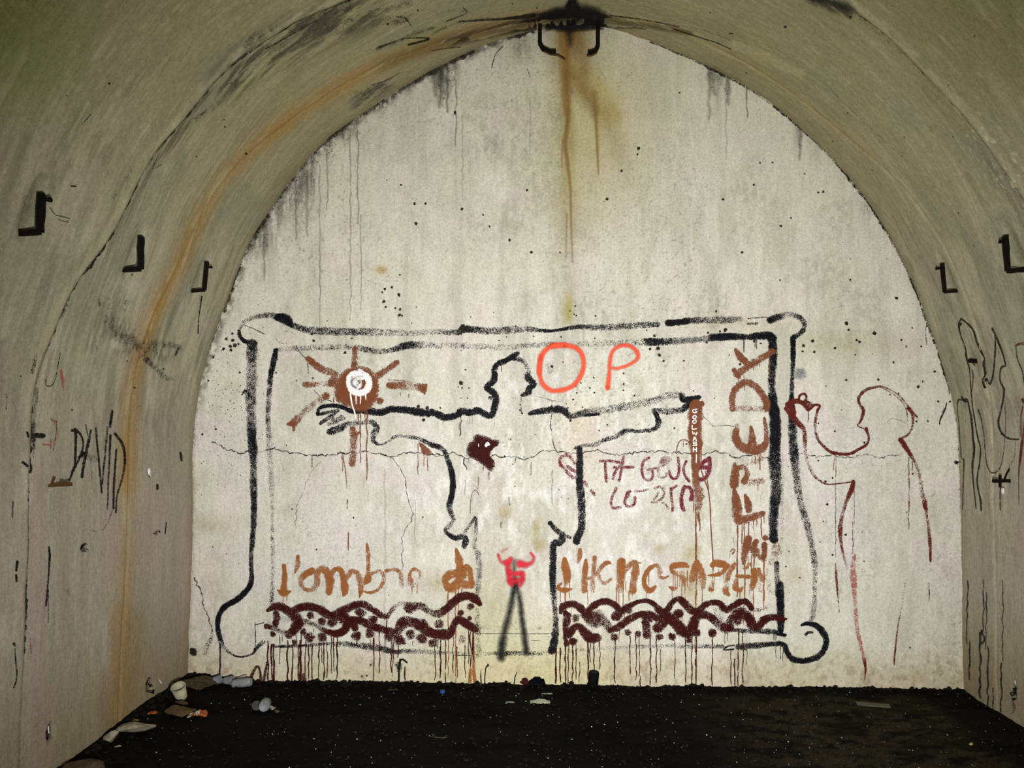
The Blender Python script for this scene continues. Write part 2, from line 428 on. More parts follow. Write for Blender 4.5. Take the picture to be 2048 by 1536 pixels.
    c = lay(c, (0.13, 0.125, 0.09), rim * np.where(px < 1000, 0.8, 0.35))
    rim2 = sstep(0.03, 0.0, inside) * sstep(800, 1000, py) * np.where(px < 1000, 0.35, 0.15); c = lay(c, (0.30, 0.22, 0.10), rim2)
    # scattered fine soot specks
    sp = sstep(0.70, 0.80, fbm(X * 75, Z * 75, 70, 2)) * sstep(0.45, 0.65, fbm(X * 1.4, Z * 1.4, 71))
    c = lay(c, (0.16, 0.15, 0.12), sp * 0.45)
    # pale scuffs low at the right
    m = sstep(0.62, 0.72, fbm(X * 30, Z * 30, 72, 3)) * sstep(1180, 1320, py) * sstep(1500, 1700, px); c = lay(c, (0.66, 0.63, 0.50), m * 0.6)
    Y = D - wdisp(X, Z)
    keep = (inside > -0.05) | ((py > 1150) & (X > PRX[:800].min() - .03))
    idx = np.arange(X.size).reshape(X.shape)
    kq = keep[:-1, :-1] & keep[1:, :-1] & keep[:-1, 1:] & keep[1:, 1:]
    q = np.stack([idx[:-1, :-1], idx[1:, :-1], idx[1:, 1:], idx[:-1, 1:]], -1)[kq]
    used = np.unique(q); remap = np.full(X.size, -1); remap[used] = np.arange(len(used))
    V = np.stack([X, Y, Z], -1).reshape(-1, 3)[used]
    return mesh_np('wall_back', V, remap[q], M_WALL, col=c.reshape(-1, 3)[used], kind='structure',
                   label='pale limewashed end wall of the tunnel covered in paintings')
WALL = build_end_wall()

# ---------------------------------------------------------------- vault rings
def vault_color(a, y):
    P = vault_xyz(a, y)
    ys = np.maximum(y, 0.6)
    px = VX + P[..., 0] / ys * FPX; py = VY - (P[..., 2] - CZ) / ys * FPX
    y1 = np.interp(a, AS, Y1); y2 = np.interp(a, AS, Y2); z = P[..., 2]
    left = P[..., 0] < 0
    c = np.empty(a.shape + (3,)); c[:] = (0.335, 0.315, 0.245)
    c *= (0.78 + 0.44 * fbm(a * 0.8, y * 1.5, 81, 4))[..., None]
    c *= (0.66 + 0.68 * fbm(a * 1.6, y * 26, 82, 4))[..., None]          # run-off streaks down the arch
    c *= (0.92 + 0.16 * fbm(a * 12, y * 12, 83, 4))[..., None]
    m = sstep(0.50, 0.72, fbm(a * 1.1, y * 7, 181, 5)); c = lay(c, (0.20, 0.19, 0.135), m * 0.55)
    m = sstep(0.52, 0.74, fbm(a * 2.4, y * 18, 182, 5)); c = lay(c, (0.46, 0.43, 0.34), m * 0.45)
    m = sstep(0.50, 0.66, fbm(a * 7, y * 40, 183, 4)) * sstep(0.48, 0.62, fbm(a * 1.4, y * 4, 184, 3)); c = lay(c, (0.13, 0.125, 0.085), m * 0.45)
    # lower walls greyer and rosier, crown olive
    low = sstep(2.1, 1.1, z); c = lay(c, (0.36, 0.325, 0.285), low * 0.55)
    top = sstep(2.2, 3.6, z); c = lay(c, (0.27, 0.245, 0.125), top * 0.72)
    m = sstep(0.5, 0.72, fbm(a * 1.5, y * 5, 84)) * low; c = lay(c, (0.37, 0.29, 0.29), m * 0.4)
    m = sstep(0.55, 0.7, fbm(a * 2.2, y * 3.0, 85, 4)) * sstep(1.8, 2.4, z); c = lay(c, (0.22, 0.235, 0.17), m * 0.5)
    # green algae towards the near shoulder of the vault
    m = sstep(260, 20, np.hypot(px - 10, (py - 40) * 0.9)) * np.where(left, 1, 0); c = lay(c, (0.20, 0.24, 0.055), m * 0.75)
    m = sstep(320, 60, np.hypot(px - 2000, py + 10)) * np.where(left, 0, 1); c = lay(c, (0.19, 0.19, 0.075), m * 0.55)
    # rust band along the far joint
    dist = y - y1
    wl = np.where(left, 0.10, 0.035)
    st = np.where(left, 0.95, 0.08 + 0.40 * sstep(3.0, 3.8, z)) * (0.45 + 0.8 * fbm(a * 3, y * 0, 86))
    st = st * np.where(z < 1.3, 0.75, 1.0)
    m = np.exp(-((dist + 0.01) / wl) ** 2) * (0.55 + 0.7 * fbm(a * 3, y * 40, 87))
    c = lay(c, (0.33, 0.205, 0.065), m * st)
    m = np.exp(-(dist / 0.010) ** 2); c = lay(c, (0.20, 0.115, 0.035), m * st * np.where(left, 0.7, 0.25))
    m = np.exp(-((dist + 0.035) / 0.02) ** 2) * sstep(0.5, 0.7, fbm(a * 6, y * 3, 88)) * np.where(left, 0.35, 0.25); c = lay(c, (0.55, 0.50, 0.34), m)
    # black patch at the crown
    dpx = np.hypot((px - 1150) / 78, (py - 38) / 16)
    m = sstep(1.15, 0.5, dpx + 0.5 * (fbm(a * 20, y * 20, 89) - 0.5)); c = lay(c, (0.012, 0.010, 0.006), m)
    d, t = pdist(px, py, [(1060, 44), (960, 62), (860, 92), (760, 132)]); m = sstep(22, 3, d) * (0.9 - 0.5 * t); c = lay(c, (0.07, 0.045, 0.018), m * 0.9)
    d, t = pdist(px, py, [(1130, 40), (1135, 12), (1150, -10)]); m = sstep(10, 2, d); c = lay(c, (0.03, 0.025, 0.012), m)
    d, t = pdist(px, py, [(1200, 40), (1300, 52), (1380, 66)]); m = sstep(9, 2, d); c = lay(c, (0.08, 0.055, 0.02), m * .8)
    # near joint: dark damp line, crumbling pale edge on the near side, black mould smears beyond it
    g = y - y2
    m = np.exp(-(g / 0.010) ** 2) * np.where(left, 0.9, 0.45) * (0.5 + 0.8 * fbm(a * 4, y * 0, 90)); c = lay(c, (0.05, 0.045, 0.028), m)
    m = sstep(-0.11, -0.07, g) * sstep(-0.012, -0.03, g) * sstep(0.30, 0.55, fbm(a * 10, y * 30, 91, 4)) * sstep(1.4, 2.2, z); c = lay(c, (0.44, 0.40, 0.27), m * 0.55)
    m = sstep(0.0, 0.02, g) * sstep(0.17, 0.04, g) * sstep(0.50, 0.66, fbm(a * 2.4, y * 34, 92, 4)) * sstep(2.2, 3.2, z) * np.where(left, 1, 0.35); c = lay(c, (0.07, 0.07, 0.045), m * 0.75)
    m = sstep(0.05, 0.09, -g) * sstep(0.12, 0.095, -g) * sstep(1.6, 2.4, z); c = lay(c, (0.22, 0.21, 0.14), m * .4)
    # bruised black mould high on the left between the joints
    d, t = pdist(px, py, [(470, 150), (600, 70), (720, 25)]); m = sstep(75, 5, d) * sstep(0.42, 0.60, fbm(a * 5, y * 34, 93, 4)); c = lay(c, (0.05, 0.05, 0.032), m * 0.85)
    d, t = pdist(px, py, [(715, 205), (770, 170)]); m = sstep(26, 4, d) * sstep(0.40, 0.6, fbm(a * 9, y * 30, 94)); c = lay(c, (0.09, 0.09, 0.07), m * .8)
    d, t = pdist(px, py, [(1625, -5), (1660, 8), (1700, 22)]); m = sstep(18, 6, d + 14 * (fbm(a * 22, y * 22, 95) - .5)); c = lay(c, (0.04, 0.042, 0.022), m * .9)
    d, t = pdist(px, py, [(1470, 88), (1520, 110), (1600, 145)]); m = sstep(15, 4, d + 12 * (fbm(a * 20, y * 20, 96) - .5)); c = lay(c, (0.42, 0.37, 0.22), m * .6)
    # scratched pale flecks on the right shoulder
    m = sstep(0.66, 0.74, fbm(a * 30, y * 60, 97, 3)) * sstep(60, 10, pdist(px, py, [(1960, 260), (2010, 340), (2060, 430)])[0]); c = lay(c, (0.55, 0.52, 0.38), m * .8)
    m = sstep(0.66, 0.74, fbm(a * 4, y * 90, 98, 3)) * sstep(1.7, 2.2, z); c = lay(c, (0.48, 0.45, 0.32), m * .30)
    # shade of the pockets round the hooks, painted in as a darker colour
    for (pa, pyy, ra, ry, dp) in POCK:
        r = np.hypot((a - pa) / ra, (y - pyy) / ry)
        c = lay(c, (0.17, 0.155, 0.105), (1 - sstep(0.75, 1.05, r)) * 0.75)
    # black mould patch and damp foot on the left wall
    d, t = pdist(px, py, [(330, 700), (262, 690), (228, 655)]); m = sstep(48, 6, d) * sstep(0.45, 0.66, fbm(a * 25, y * 60, 100, 4)); c = lay(c, (0.05, 0.045, 0.025), m * .6)
    foot = sstep(0.75, 0.0, z) * (0.5 + 0.6 * fbm(a * 3, y * 12, 101)); c = lay(c, (0.21, 0.155, 0.075), foot * 0.75)
    end = sstep(0.10, 0.0, D - y); c = lay(c, (0.25, 0.19, 0.10), end * 0.5)
    m = sstep(70, 10, np.abs(px - 255)) * sstep(1180, 1260, py) * left * (0.4 + fbm(a * 5, y * 30, 102)); c = lay(c, (0.24, 0.15, 0.05), m * .5)
    # pale drip stains
    for (pxx, pyy, w, h, s) in [(300, 770, 7, 40, .5), (232, 690, 14, 10, .5), (270, 575, 16, 14, .3), (55, 960, 12, 60, .35), (5, 1270, 20, 40, .4), (210, 1290, 9, 60, .3)]:
        m = np.exp(-(((px - pxx) / w) ** 2 + ((py - pyy) / h) ** 4)) * (y > 1); c = lay(c, (0.55, 0.53, 0.46), m * s)
    m = sstep(24, 8, np.abs(px - 76)) * sstep(880, 960, py) * (y > 1) * left; c = lay(c, (0.36, 0.25, 0.27), m * 0.45)
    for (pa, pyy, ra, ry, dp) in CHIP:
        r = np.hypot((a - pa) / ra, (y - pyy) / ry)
        c = lay(c, (0.015, 0.013, 0.009), (1 - sstep(0.6, 1.0, r + 0.5 * (fbm(a * 60, y * 60, 99) - .5))))  # broken holes coloured near black for the shade inside them
    return c

def near_far(n, tight):
    f = np.linspace(0, 1, n)
    return f
A_L = np.interp(1.55, PRZ[:800], AS[:800]); A_R = np.interp(-1.55, -PRZ[800:], AS[800:])
def ring(a0, a1, kind, parent, name):
    na = max(8, int((a1 - a0) / 0.0125))
    a = np.linspace(a0, a1, na)
    y1 = np.interp(a, AS, Y1); y2 = np.interp(a, AS, Y2)
    ex = np.array([0, .003, .006, .010, .015])
    if kind == 0: s, e, n, dense = np.full(na, D + 0.06), y1, 60, None
    elif kind == 1: s, e, n, dense = y1, y2, 90, None
    else: s, e, n, dense = y2, np.full(na, -4.0), 0, True
    if dense:
        f = np.concatenate([np.linspace(0, 0.03, 16), np.linspace(0.03, 0.20, 90)[1:], np.linspace(0.20, 1, 40)[1:]])
    else:
        f = 0.5 - 0.5 * np.cos(np.linspace(0, 1, n) * np.pi); f = 0.5 * f + 0.5 * np.linspace(0, 1, n)
    Y = s[:, None] + (e - s)[:, None] * f[None]
    A = np.repeat(a[:, None], len(f), 1)
    V = vault_xyz(A, Y)
    c = vault_color(A, Y)
    idx = np.arange(A.size).reshape(A.shape)
    q = np.stack([idx[:-1, :-1], idx[1:, :-1], idx[1:, 1:], idx[:-1, 1:]], -1).reshape(-1, 4)
    return mesh_np(name, V.reshape(-1, 3), q, M_VAULT, col=c.reshape(-1, 3), parent=parent)
for nm, a0, a1, lb in [('wall_left', 0.0, A_L, 'grey stained side wall of the tunnel with scrawled black name'),
                       ('ceiling', A_L, A_R, 'curved olive plaster tunnel vault with rusty joint'),
                       ('wall_right', A_R, ATOT, 'grey side wall of the tunnel with dark dripping lines')]:
    s = empty(nm, kind='structure', label=lb)
    for k in range(3):
        ring(a0, a1, k, s, 'vault_ring' if nm == 'ceiling' else 'wall_section')
STRUCT = {o.name: o for o in COL.objects if o.get('kind') == 'structure'}

# ---------------------------------------------------------------- paint on the walls
ZF = dict(A=(380, 600, 4.096), B=(860, 600, 4.096), C=(1340, 600, 4.096), D=(380, 1000, 4.096), E=(860, 1000, 4.096), F=(1340, 1000, 4.096),
          J=(860, 800, 5.12), K=(1160, 800, 5.12), M=(1340, 900, 5.12), N=(500, 1150, 6.827), O=(740, 1150, 6.827), P=(1080, 1080, 6.827),
          Q=(1320, 1080, 6.827), R=(1848, 620, 3.84), H=(1648, 730, 5.12), G=(1648, 430, 5.12), I=(1548, 1161, 4.096),
          L1=(0, 500, 4.096), L2=(0, 850, 4.096), L3=(0, 1160, 4.09), V=(1100, 1250, 4.096), Z2=(674, 0, 2.926), Z3=(1348, 0, 2.926), Z1=(0, 0, 2.926), X=(0, 0, 1.0))
LAYER = [0]
class Paint:
    """ribbons and patches of paint that lie on the end wall or on the vault"""
    def __init__(self, surf='wall', layer=None):
        self.surf = surf; self.v = []; self.q = []; self.a = {'cov': [], 'v': [], 'e': []}; self.n = 0
        if layer is None: LAYER[0] += 1; layer = LAYER[0]
        self.gain = 1.0; self.off = 0.0012 + 0.00022 * layer; self.k = 0
    def _put(self, px, py, cov, v, e, quads):
        f = wall_xyz if self.surf == 'wall' else vault_px
        self.k += 1
        self.v.append(f(px, py, self.off + 1.5e-6 * self.k)); self.q.append(quads + self.n); self.n += len(px)
        for k, d in (('cov', cov), ('v', v), ('e', e)): self.a[k].append(d)
    def s(self, z, pts, w=None, c=1.0, wob=0.10, smooth=True, jit=0.0):
        """stroke: points in a zoom frame as (x, y[, width[, cover]])"""
        ox, oy, sc_ = ZF[z]
        P = []
        lw, lc = w, c
        for p in pts:
            if len(p) > 2: lw = p[2]
            if len(p) > 3: lc = p[3]
            P.append((ox + p[0] / sc_, oy + p[1] / sc_, lw / sc_ * 1.24 * self.gain, lc))
        if len(P) < 2: return self
        R = catmull(P, 3.0) if smooth else np.array([p for p in catmull_lin(P, 3.0)])
        if jit:
            k_ = np.arange(len(R)); R[:, 0] += jit * 2 * (vnoise(k_ * .55, k_ * 0 + self.n, 7) - .5); R[:, 1] += jit * 2 * (vnoise(k_ * .55, k_ * 0 + self.n, 8) - .5); R[:, 2] *= 0.8
        d = np.gradient(R[:, :2], axis=0); l = np.hypot(d[:, 0], d[:, 1]) + 1e-9; d /= l[:, None]
        for _ in range(2):
            if len(d) > 4: d[1:-1] = (d[:-2] + 2 * d[1:-1] + d[2:]) / 4
        d /= (np.hypot(d[:, 0], d[:, 1]) + 1e-9)[:, None]
        hw = np.maximum(R[:, 2], 0.8) / 2
        if wob: hw = hw * (1 + wob * 2 * (vnoise(np.arange(len(hw)) * 0.45, np.zeros(len(hw)), self.k + self.n % 97) - 0.5))
        # rounded ends
        st = R[0, :2] - d[0] * hw[0]; en = R[-1, :2] + d[-1] * hw[-1]
        C = np.vstack([st, R[:, :2], en]); dd = np.vstack([d[:1], d, d[-1:]]); hw = np.concatenate([hw[:1], hw, hw[-1:]])
        cov = np.concatenate([R[:1, 3], R[:, 3], R[-1:, 3]]); e = np.zeros(len(C)); e[0] = 1; e[-1] = 1
        nx, ny = -dd[:, 1] * hw, dd[:, 0] * hw
        px = np.stack([C[:, 0] + nx, C[:, 0] - nx], 1).ravel(); py = np.stack([C[:, 1] + ny, C[:, 1] - ny], 1).ravel()
        i = np.arange(len(C) - 1) * 2
        q = np.stack([i, i + 1, i + 3, i + 2], 1)
        self._put(px, py, np.repeat(cov, 2), np.tile([-1.0, 1.0], len(C)), np.repeat(e, 2), q)
        return self
    def ss(self, z, w, c, *lines, **kw):
        for l in lines: self.s(z, l, w, c, **kw)
        return self
    def blob(self, z, pts, c=1.1):
        ox, oy, sc_ = ZF[z]
        P = catmull([(ox + p[0] / sc_, oy + p[1] / sc_) for p in list(pts) + [pts[0]]], 3.0)[:-1]
        ctr = P.mean(0); n = len(P)
        mid = ctr + (P - ctr) * 0.5
        px = np.concatenate([P[:, 0], mid[:, 0], np.full(n, ctr[0])]); py = np.concatenate([P[:, 1], mid[:, 1], np.full(n, ctr[1])])
        i = np.arange(n); j = (i + 1) % n
        q = np.vstack([np.stack([i, j, j + n, i + n], 1), np.stack([i + n, j + n, j + 2 * n, i + 2 * n], 1)])
        self._put(px, py, np.full(3 * n, c), np.repeat([1.0, 0.5, 0.0], n), np.zeros(3 * n), q)
        return self
    def dot(self, z, x, y, r, c=1.1, jag=0.18):
        r = r * (1 + (self.gain - 1) * .8); th = np.linspace(0, 2 * np.pi, 11)[:-1]
        rr = r * (1 + jag * (np.array([random.random() for _ in th]) - 0.5) * 2)
        return self.blob(z, [(x + math.cos(t) * q, y + math.sin(t) * q) for t, q in zip(th, rr)], c)
    def drip(self, z, x, y0, y1, w=9, c=1.0, wig=6):
        n = max(3, int(abs(y1 - y0) / (12 * ZF[z][2])) + 2)
        pts = []
        for i in range(n):
            t = i / (n - 1)
            pts.append((x + (random.random() - 0.5) * 2 * wig * (i > 0), y0 + (y1 - y0) * t, w * (0.75 + 0.5 * random.random()) * (1.0 if t < .9 else 0.8), c))
        return self.s(z, pts, wob=0.2)
    def done(self, name, mat, parent=None, label=None, kind=None):
        if parent is None: parent = WALL
        return mesh_np(name, np.vstack(self.v), np.vstack(self.q), mat, attrs={k: np.concatenate(d) for k, d in self.a.items()},
                       smooth=True, parent=parent, label=label, kind=kind)
def catmull_lin(P, step): return P

WL, WR, CE = STRUCT['wall_left'], STRUCT['wall_right'], STRUCT['ceiling']

# --- cracks in the end wall, drawn as flat dark strokes
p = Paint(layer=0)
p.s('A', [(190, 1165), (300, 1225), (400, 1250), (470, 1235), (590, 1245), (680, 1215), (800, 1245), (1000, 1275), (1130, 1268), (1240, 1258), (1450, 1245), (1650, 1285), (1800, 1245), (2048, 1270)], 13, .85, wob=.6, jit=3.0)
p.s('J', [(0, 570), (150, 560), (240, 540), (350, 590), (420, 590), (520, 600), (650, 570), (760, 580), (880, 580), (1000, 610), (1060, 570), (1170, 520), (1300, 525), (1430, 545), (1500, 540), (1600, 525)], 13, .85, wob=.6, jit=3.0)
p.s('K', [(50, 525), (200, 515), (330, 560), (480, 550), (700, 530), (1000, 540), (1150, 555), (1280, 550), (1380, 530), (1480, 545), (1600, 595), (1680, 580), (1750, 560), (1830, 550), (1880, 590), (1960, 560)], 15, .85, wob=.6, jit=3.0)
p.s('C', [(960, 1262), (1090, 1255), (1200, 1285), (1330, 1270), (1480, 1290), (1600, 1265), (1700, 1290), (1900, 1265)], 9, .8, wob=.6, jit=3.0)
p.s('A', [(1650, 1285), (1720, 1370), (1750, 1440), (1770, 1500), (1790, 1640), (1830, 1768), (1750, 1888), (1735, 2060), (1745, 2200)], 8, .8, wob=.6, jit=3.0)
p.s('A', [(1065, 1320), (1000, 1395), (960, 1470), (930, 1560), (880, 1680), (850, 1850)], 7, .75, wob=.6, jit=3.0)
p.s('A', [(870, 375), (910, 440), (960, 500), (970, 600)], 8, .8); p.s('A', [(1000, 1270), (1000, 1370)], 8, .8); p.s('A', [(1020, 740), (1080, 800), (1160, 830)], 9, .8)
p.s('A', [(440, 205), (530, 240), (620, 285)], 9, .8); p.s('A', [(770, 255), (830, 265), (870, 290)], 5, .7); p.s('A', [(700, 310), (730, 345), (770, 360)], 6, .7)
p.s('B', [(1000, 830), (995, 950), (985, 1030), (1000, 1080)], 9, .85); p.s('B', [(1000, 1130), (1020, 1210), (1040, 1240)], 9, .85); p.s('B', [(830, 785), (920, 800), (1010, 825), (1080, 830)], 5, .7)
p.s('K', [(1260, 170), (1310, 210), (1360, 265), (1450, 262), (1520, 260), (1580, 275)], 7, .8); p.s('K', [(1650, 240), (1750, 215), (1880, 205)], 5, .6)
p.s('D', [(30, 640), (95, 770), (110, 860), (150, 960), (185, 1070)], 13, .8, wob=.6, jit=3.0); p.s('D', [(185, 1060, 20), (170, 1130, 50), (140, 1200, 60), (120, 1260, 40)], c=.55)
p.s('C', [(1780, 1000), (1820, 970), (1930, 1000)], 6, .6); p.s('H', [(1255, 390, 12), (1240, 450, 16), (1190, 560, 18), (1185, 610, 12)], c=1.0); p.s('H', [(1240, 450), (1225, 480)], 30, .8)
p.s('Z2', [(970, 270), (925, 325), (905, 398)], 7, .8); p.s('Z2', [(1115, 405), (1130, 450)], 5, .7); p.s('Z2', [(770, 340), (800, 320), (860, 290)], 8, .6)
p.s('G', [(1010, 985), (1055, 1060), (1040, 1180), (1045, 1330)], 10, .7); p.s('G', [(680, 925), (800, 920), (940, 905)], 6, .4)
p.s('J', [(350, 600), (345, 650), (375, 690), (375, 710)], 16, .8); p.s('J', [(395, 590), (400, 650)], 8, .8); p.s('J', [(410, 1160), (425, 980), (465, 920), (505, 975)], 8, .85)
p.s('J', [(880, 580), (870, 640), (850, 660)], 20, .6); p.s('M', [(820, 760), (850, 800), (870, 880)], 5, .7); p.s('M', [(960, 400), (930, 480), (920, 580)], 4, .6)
p.done('crack_lines', P_DARK, label='thin dark cracks running across the plaster')

# --- dark ragged crack line where the vault meets the end wall
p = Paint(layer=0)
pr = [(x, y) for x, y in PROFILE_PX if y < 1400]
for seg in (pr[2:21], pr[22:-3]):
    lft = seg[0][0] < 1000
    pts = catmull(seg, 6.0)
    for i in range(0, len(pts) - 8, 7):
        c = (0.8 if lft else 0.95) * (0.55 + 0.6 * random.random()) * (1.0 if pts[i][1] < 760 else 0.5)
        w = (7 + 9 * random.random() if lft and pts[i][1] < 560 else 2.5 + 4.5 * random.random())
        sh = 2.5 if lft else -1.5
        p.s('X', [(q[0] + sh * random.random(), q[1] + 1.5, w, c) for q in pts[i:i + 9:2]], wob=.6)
p.done('seam_line', P_DARK, label='ragged black line along the arch seam')

# --- stains: runs from the arch and from the hooks
p = Paint(layer=1)
for (x, y0, y1, w, c) in [(701, 270, 640, 2.0, .5), (716, 262, 450, 2.2, .6), (722, 430, 620, 2.0, .45), (640, 330, 600, 2, .4), (912, 160, 290, 2, .6), (925, 230, 400, 1.6, .4), (1060, 200, 310, 2, .3),
                          (1494, 175, 235, 2, .8), (1452, 200, 320, 2.5, .35), (1418, 150, 240, 5, .4), (1430, 150, 190, 5, .5), (1456, 160, 210, 6, .5), (1600, 255, 320, 5, .5), (592, 360, 480, 3, .5), (655, 300, 420, 2.2, .5),
                          (880, 140, 215, 6, .7), (895, 135, 225, 4, .7), (870, 140, 190, 6, .6), (615, 340, 470, 4, .5), (528, 470, 560, 3, .5), (640, 500, 680, 1.5, .4), (770, 940, 1350, 3, .25), (830, 1000, 1080, 1.5, .5), (1105, 940, 1010, 1.5, .6),
                          (1063, 925, 950, 1.5, .9), (957, 955, 978, 1.6, .9), (1018, 995, 1010, 2, .9), (1003, 1045, 1056, 2.2, .9), (920, 845, 872, 1.6, .9), (930, 960, 990, 1, .7), (1645, 150, 200, 1.5, .4)]:
    p.drip('X', x, y0, y1, w * 1.9, c * .42, wig=1.6)
p.done('dark_streaks', P_STREAK, label='thin grey water streaks below the arch')
p = Paint(layer=1)
p.s('Z2', [(1330, 170, 90, .5), (1338, 400, 70, .5), (1345, 600, 56, .55), (1350, 720, 34, .5), (1335, 840, 30, .5), (1350, 960, 26, .45), (1365, 1100, 20, .4), (1370, 1300, 16, .35), (1378, 1536, 14, .25)])
p.s('Z2', [(1342, 300, 22, .5), (1340, 450, 18, .6), (1350, 640, 14, .6), (1345, 760, 10, .5)])
p.s('Z2', [(1320, 820, 14, .3), (1315, 980, 10, .3)]); p.s('Z2', [(1505, 540, 50, .2), (1518, 760, 22, .4), (1524, 900, 18, .35), (1530, 1020, 14, .3)]); p.s('Z2', [(1345, 1250, 16, .2), (1340, 1500, 16, .2)])
p.s('Z2', [(1390, 440, 120, .25), (1450, 540, 130, .3), (1500, 640, 90, .25)]); p.s('Z2', [(1380, 160, 100, .35), (1430, 300, 100, .25), (1460, 420, 90, .2)]); p.s('Z2', [(1560, 660, 160, .12), (1640, 860, 160, .10), (1700, 1060, 140, .06)])
p.done('rust_runs', P_RUST, label='orange rust running down from the crown')

# --- black frame like a stretched hide
p = Paint()
p.s('A', [(400, 250, 35, .6), (440, 190, 40, .5), (520, 145, 45, .6), (640, 125, 50, .7), (720, 138, 55, .9)]); p.s('A', [(720, 140, 60), (780, 155, 75), (815, 185, 60), (830, 205, 40)], c=1.25)
p.s('A', [(402, 255, 26), (412, 300, 30), (450, 338, 36), (530, 358, 44)], c=1.1)
p.s('A', [(830, 200, 50, .9), (900, 228, 60, .8), (1000, 250, 65, .8), (1200, 260, 65, .75), (1340, 262, 65, .8), (1500, 264, 65, .65), (1800, 272, 60, .5), (2048, 262, 55, .55), (2180, 266, 55, .8), (2266, 240, 55, 1.1), (2420, 255, 60, .75), (2566, 250, 70, .7),
            (2766, 240, 55, .65), (2916, 255, 28, 1.1), (3016, 247, 25, 1.1), (3166, 222, 40, .9), (3366, 226, 55, .7), (3566, 215, 60, .7), (3830, 198, 50, .8)])
p.s('B', [(1950, 190, 50), (2048, 182, 48), (2110, 172, 50)], c=1.25); p.s('C', [(120, 172, 50, 1.1), (300, 165, 60, .7), (450, 165, 62, .75), (575, 158, 50, .6)]); p.s('C', [(640, 152), (720, 146), (810, 140)], 12, .8); p.s('C', [(640, 195), (710, 192)], 26, .8)
p.s('C', [(820, 165, 60, 1.2), (890, 140, 60, .9), (980, 118, 55, .6), (1060, 142, 45, .8), (1098, 190, 42, .85), (1090, 245, 42, .9), (1050, 285, 42, .9), (1005, 310, 40, 1.2)])
p.s('A', [(730, 408, 50, .45), (900, 398, 60, .5), (1050, 392, 62, .5), (1330, 385, 55, .55), (1430, 405, 50, .75), (1540, 420, 55, .6), (1640, 415, 50, .7), (1780, 372, 62, 1.0), (1900, 368, 62, .65), (2048, 375, 60, .45), (2266, 375, 60, .5), (2566, 388, 62, .45), (2866, 365, 55, .55),
            (3166, 365, 62, .45), (3466, 355, 62, .5), (3700, 346, 62, .6), (3770, 345, 62, 1.15), (4012, 335, 60, .7), (4230, 318, 58, .75), (4290, 306, 58, 1.2), (4466, 300, 55, 1.1), (4566, 304, 48, .95), (4640, 297, 62, 1.2), (4740, 290, 55, 1.25), (4780, 312, 55, 1.25)])
p.s('A', [(510, 365, 95, 1.0), (508, 450, 90, .85), (505, 600, 90, .65), (500, 750, 90, .8), (500, 900, 92, .72), (505, 1000, 85, .8), (505, 1120, 72, 1.1), (515, 1230, 74, 1.0), (520, 1400, 66, .8), (520, 1536, 66, .85)])
p.s('A', [(520, 1500, 64, .85), (525, 1650, 54, 1), (522, 1840, 48, .95), (512, 1960, 44, 1.0), (500, 2120, 38, .85), (505, 2270, 42, 1), (480, 2360, 44, 1.15), (390, 2450, 46, 1.2), (290, 2510, 46, 1.2), (240, 2580, 42, 1.2), (226, 2680, 40, 1.15), (250, 2790, 44, .9),
            (290, 2860, 32, .6), (370, 2915, 18, .9), (440, 2922, 15, .95), (515, 2895, 18, 1), (545, 2850, 34, .95), (600, 2800, 45, .65)])
p.s('A', [(705, 415, 42, 1.1), (692, 480, 46, 1.15), (662, 620, 46, .95), (648, 800, 50, .7), (640, 1000, 50, .68), (655, 1250, 58, .5), (670, 1536, 52, .5), (676, 1740, 40, .45), (676, 1940, 42, .5), (678, 2240, 42, .42), (668, 2490, 42, .6)])
p.s('C', [(815, 300, 60, 1.2), (838, 340, 66, 1.15), (842, 500, 70, 1.05), (832, 700, 64, .9), (845, 850, 76, 1.25), (862, 1000, 90, 1.15), (862, 1150, 90, 1.2), (858, 1300, 100, 1.05), (870, 1536, 98, .85), (860, 1640, 86, 1.0), (846, 1800, 76, .95), (848, 1950, 72, 1.1), (852, 1962, 64, 1.25)])
p.s('M', [(1140, 60, 70, .45), (1140, 400, 70, .4), (1150, 700, 50, .35), (1140, 950, 40, .3)]); p.s('M', [(1090, 1160, 60, .9), (1095, 1300, 60, .7), (1105, 1400, 62, .85), (1115, 1480, 72, 1.2)])
p.s('F', [(900, 690, 60, 1.0), (905, 850, 60, 1.2), (908, 1000, 58, 1.1), (905, 1075, 45, 1.2)]); p.s('F', [(895, 1095), (945, 1105)], 20, 1.1)
p.s('C', [(1006, 315, 45, 1.2), (1008, 450, 42, 1.1), (1002, 600, 36, .9), (996, 760, 42, .9), (996, 880, 56, 1.15), (1005, 1100, 72, .9), (1015, 1250, 74, 1.0), (1030, 1400, 70, .75), (1045, 1536, 72, .7), (1065, 1640, 66, .7), (1110, 1800, 66, .72), (1150, 1950, 62, .65), (1180, 2120, 60, .68),
            (1190, 2288, 52, .5), (1186, 2420, 50, .5), (1172, 2580, 48, .65), (1148, 2640, 44, .65)])
p.s('F', [(1080, 1024, 22), (1130, 1012, 36), (1200, 1030, 46), (1258, 1090, 50), (1280, 1160, 50), (1258, 1230, 46), (1200, 1288, 50), (1100, 1316, 46), (1010, 1304, 46), (962, 1252, 42), (938, 1192, 42), (895, 1174, 36)], c=1.15)
p.s('F', [(900, 1175, 36, 1.2), (800, 1182, 42, 1.0), (700, 1192, 55, .9), (560, 1202, 55, .9)]); p.s('F', [(525, 1190), (470, 1200), (440, 1228), (520, 1222)], 14, 1.0); p.s('F', [(1112, 1104), (1130, 1085), (1165, 1085)], 24, 1.0)
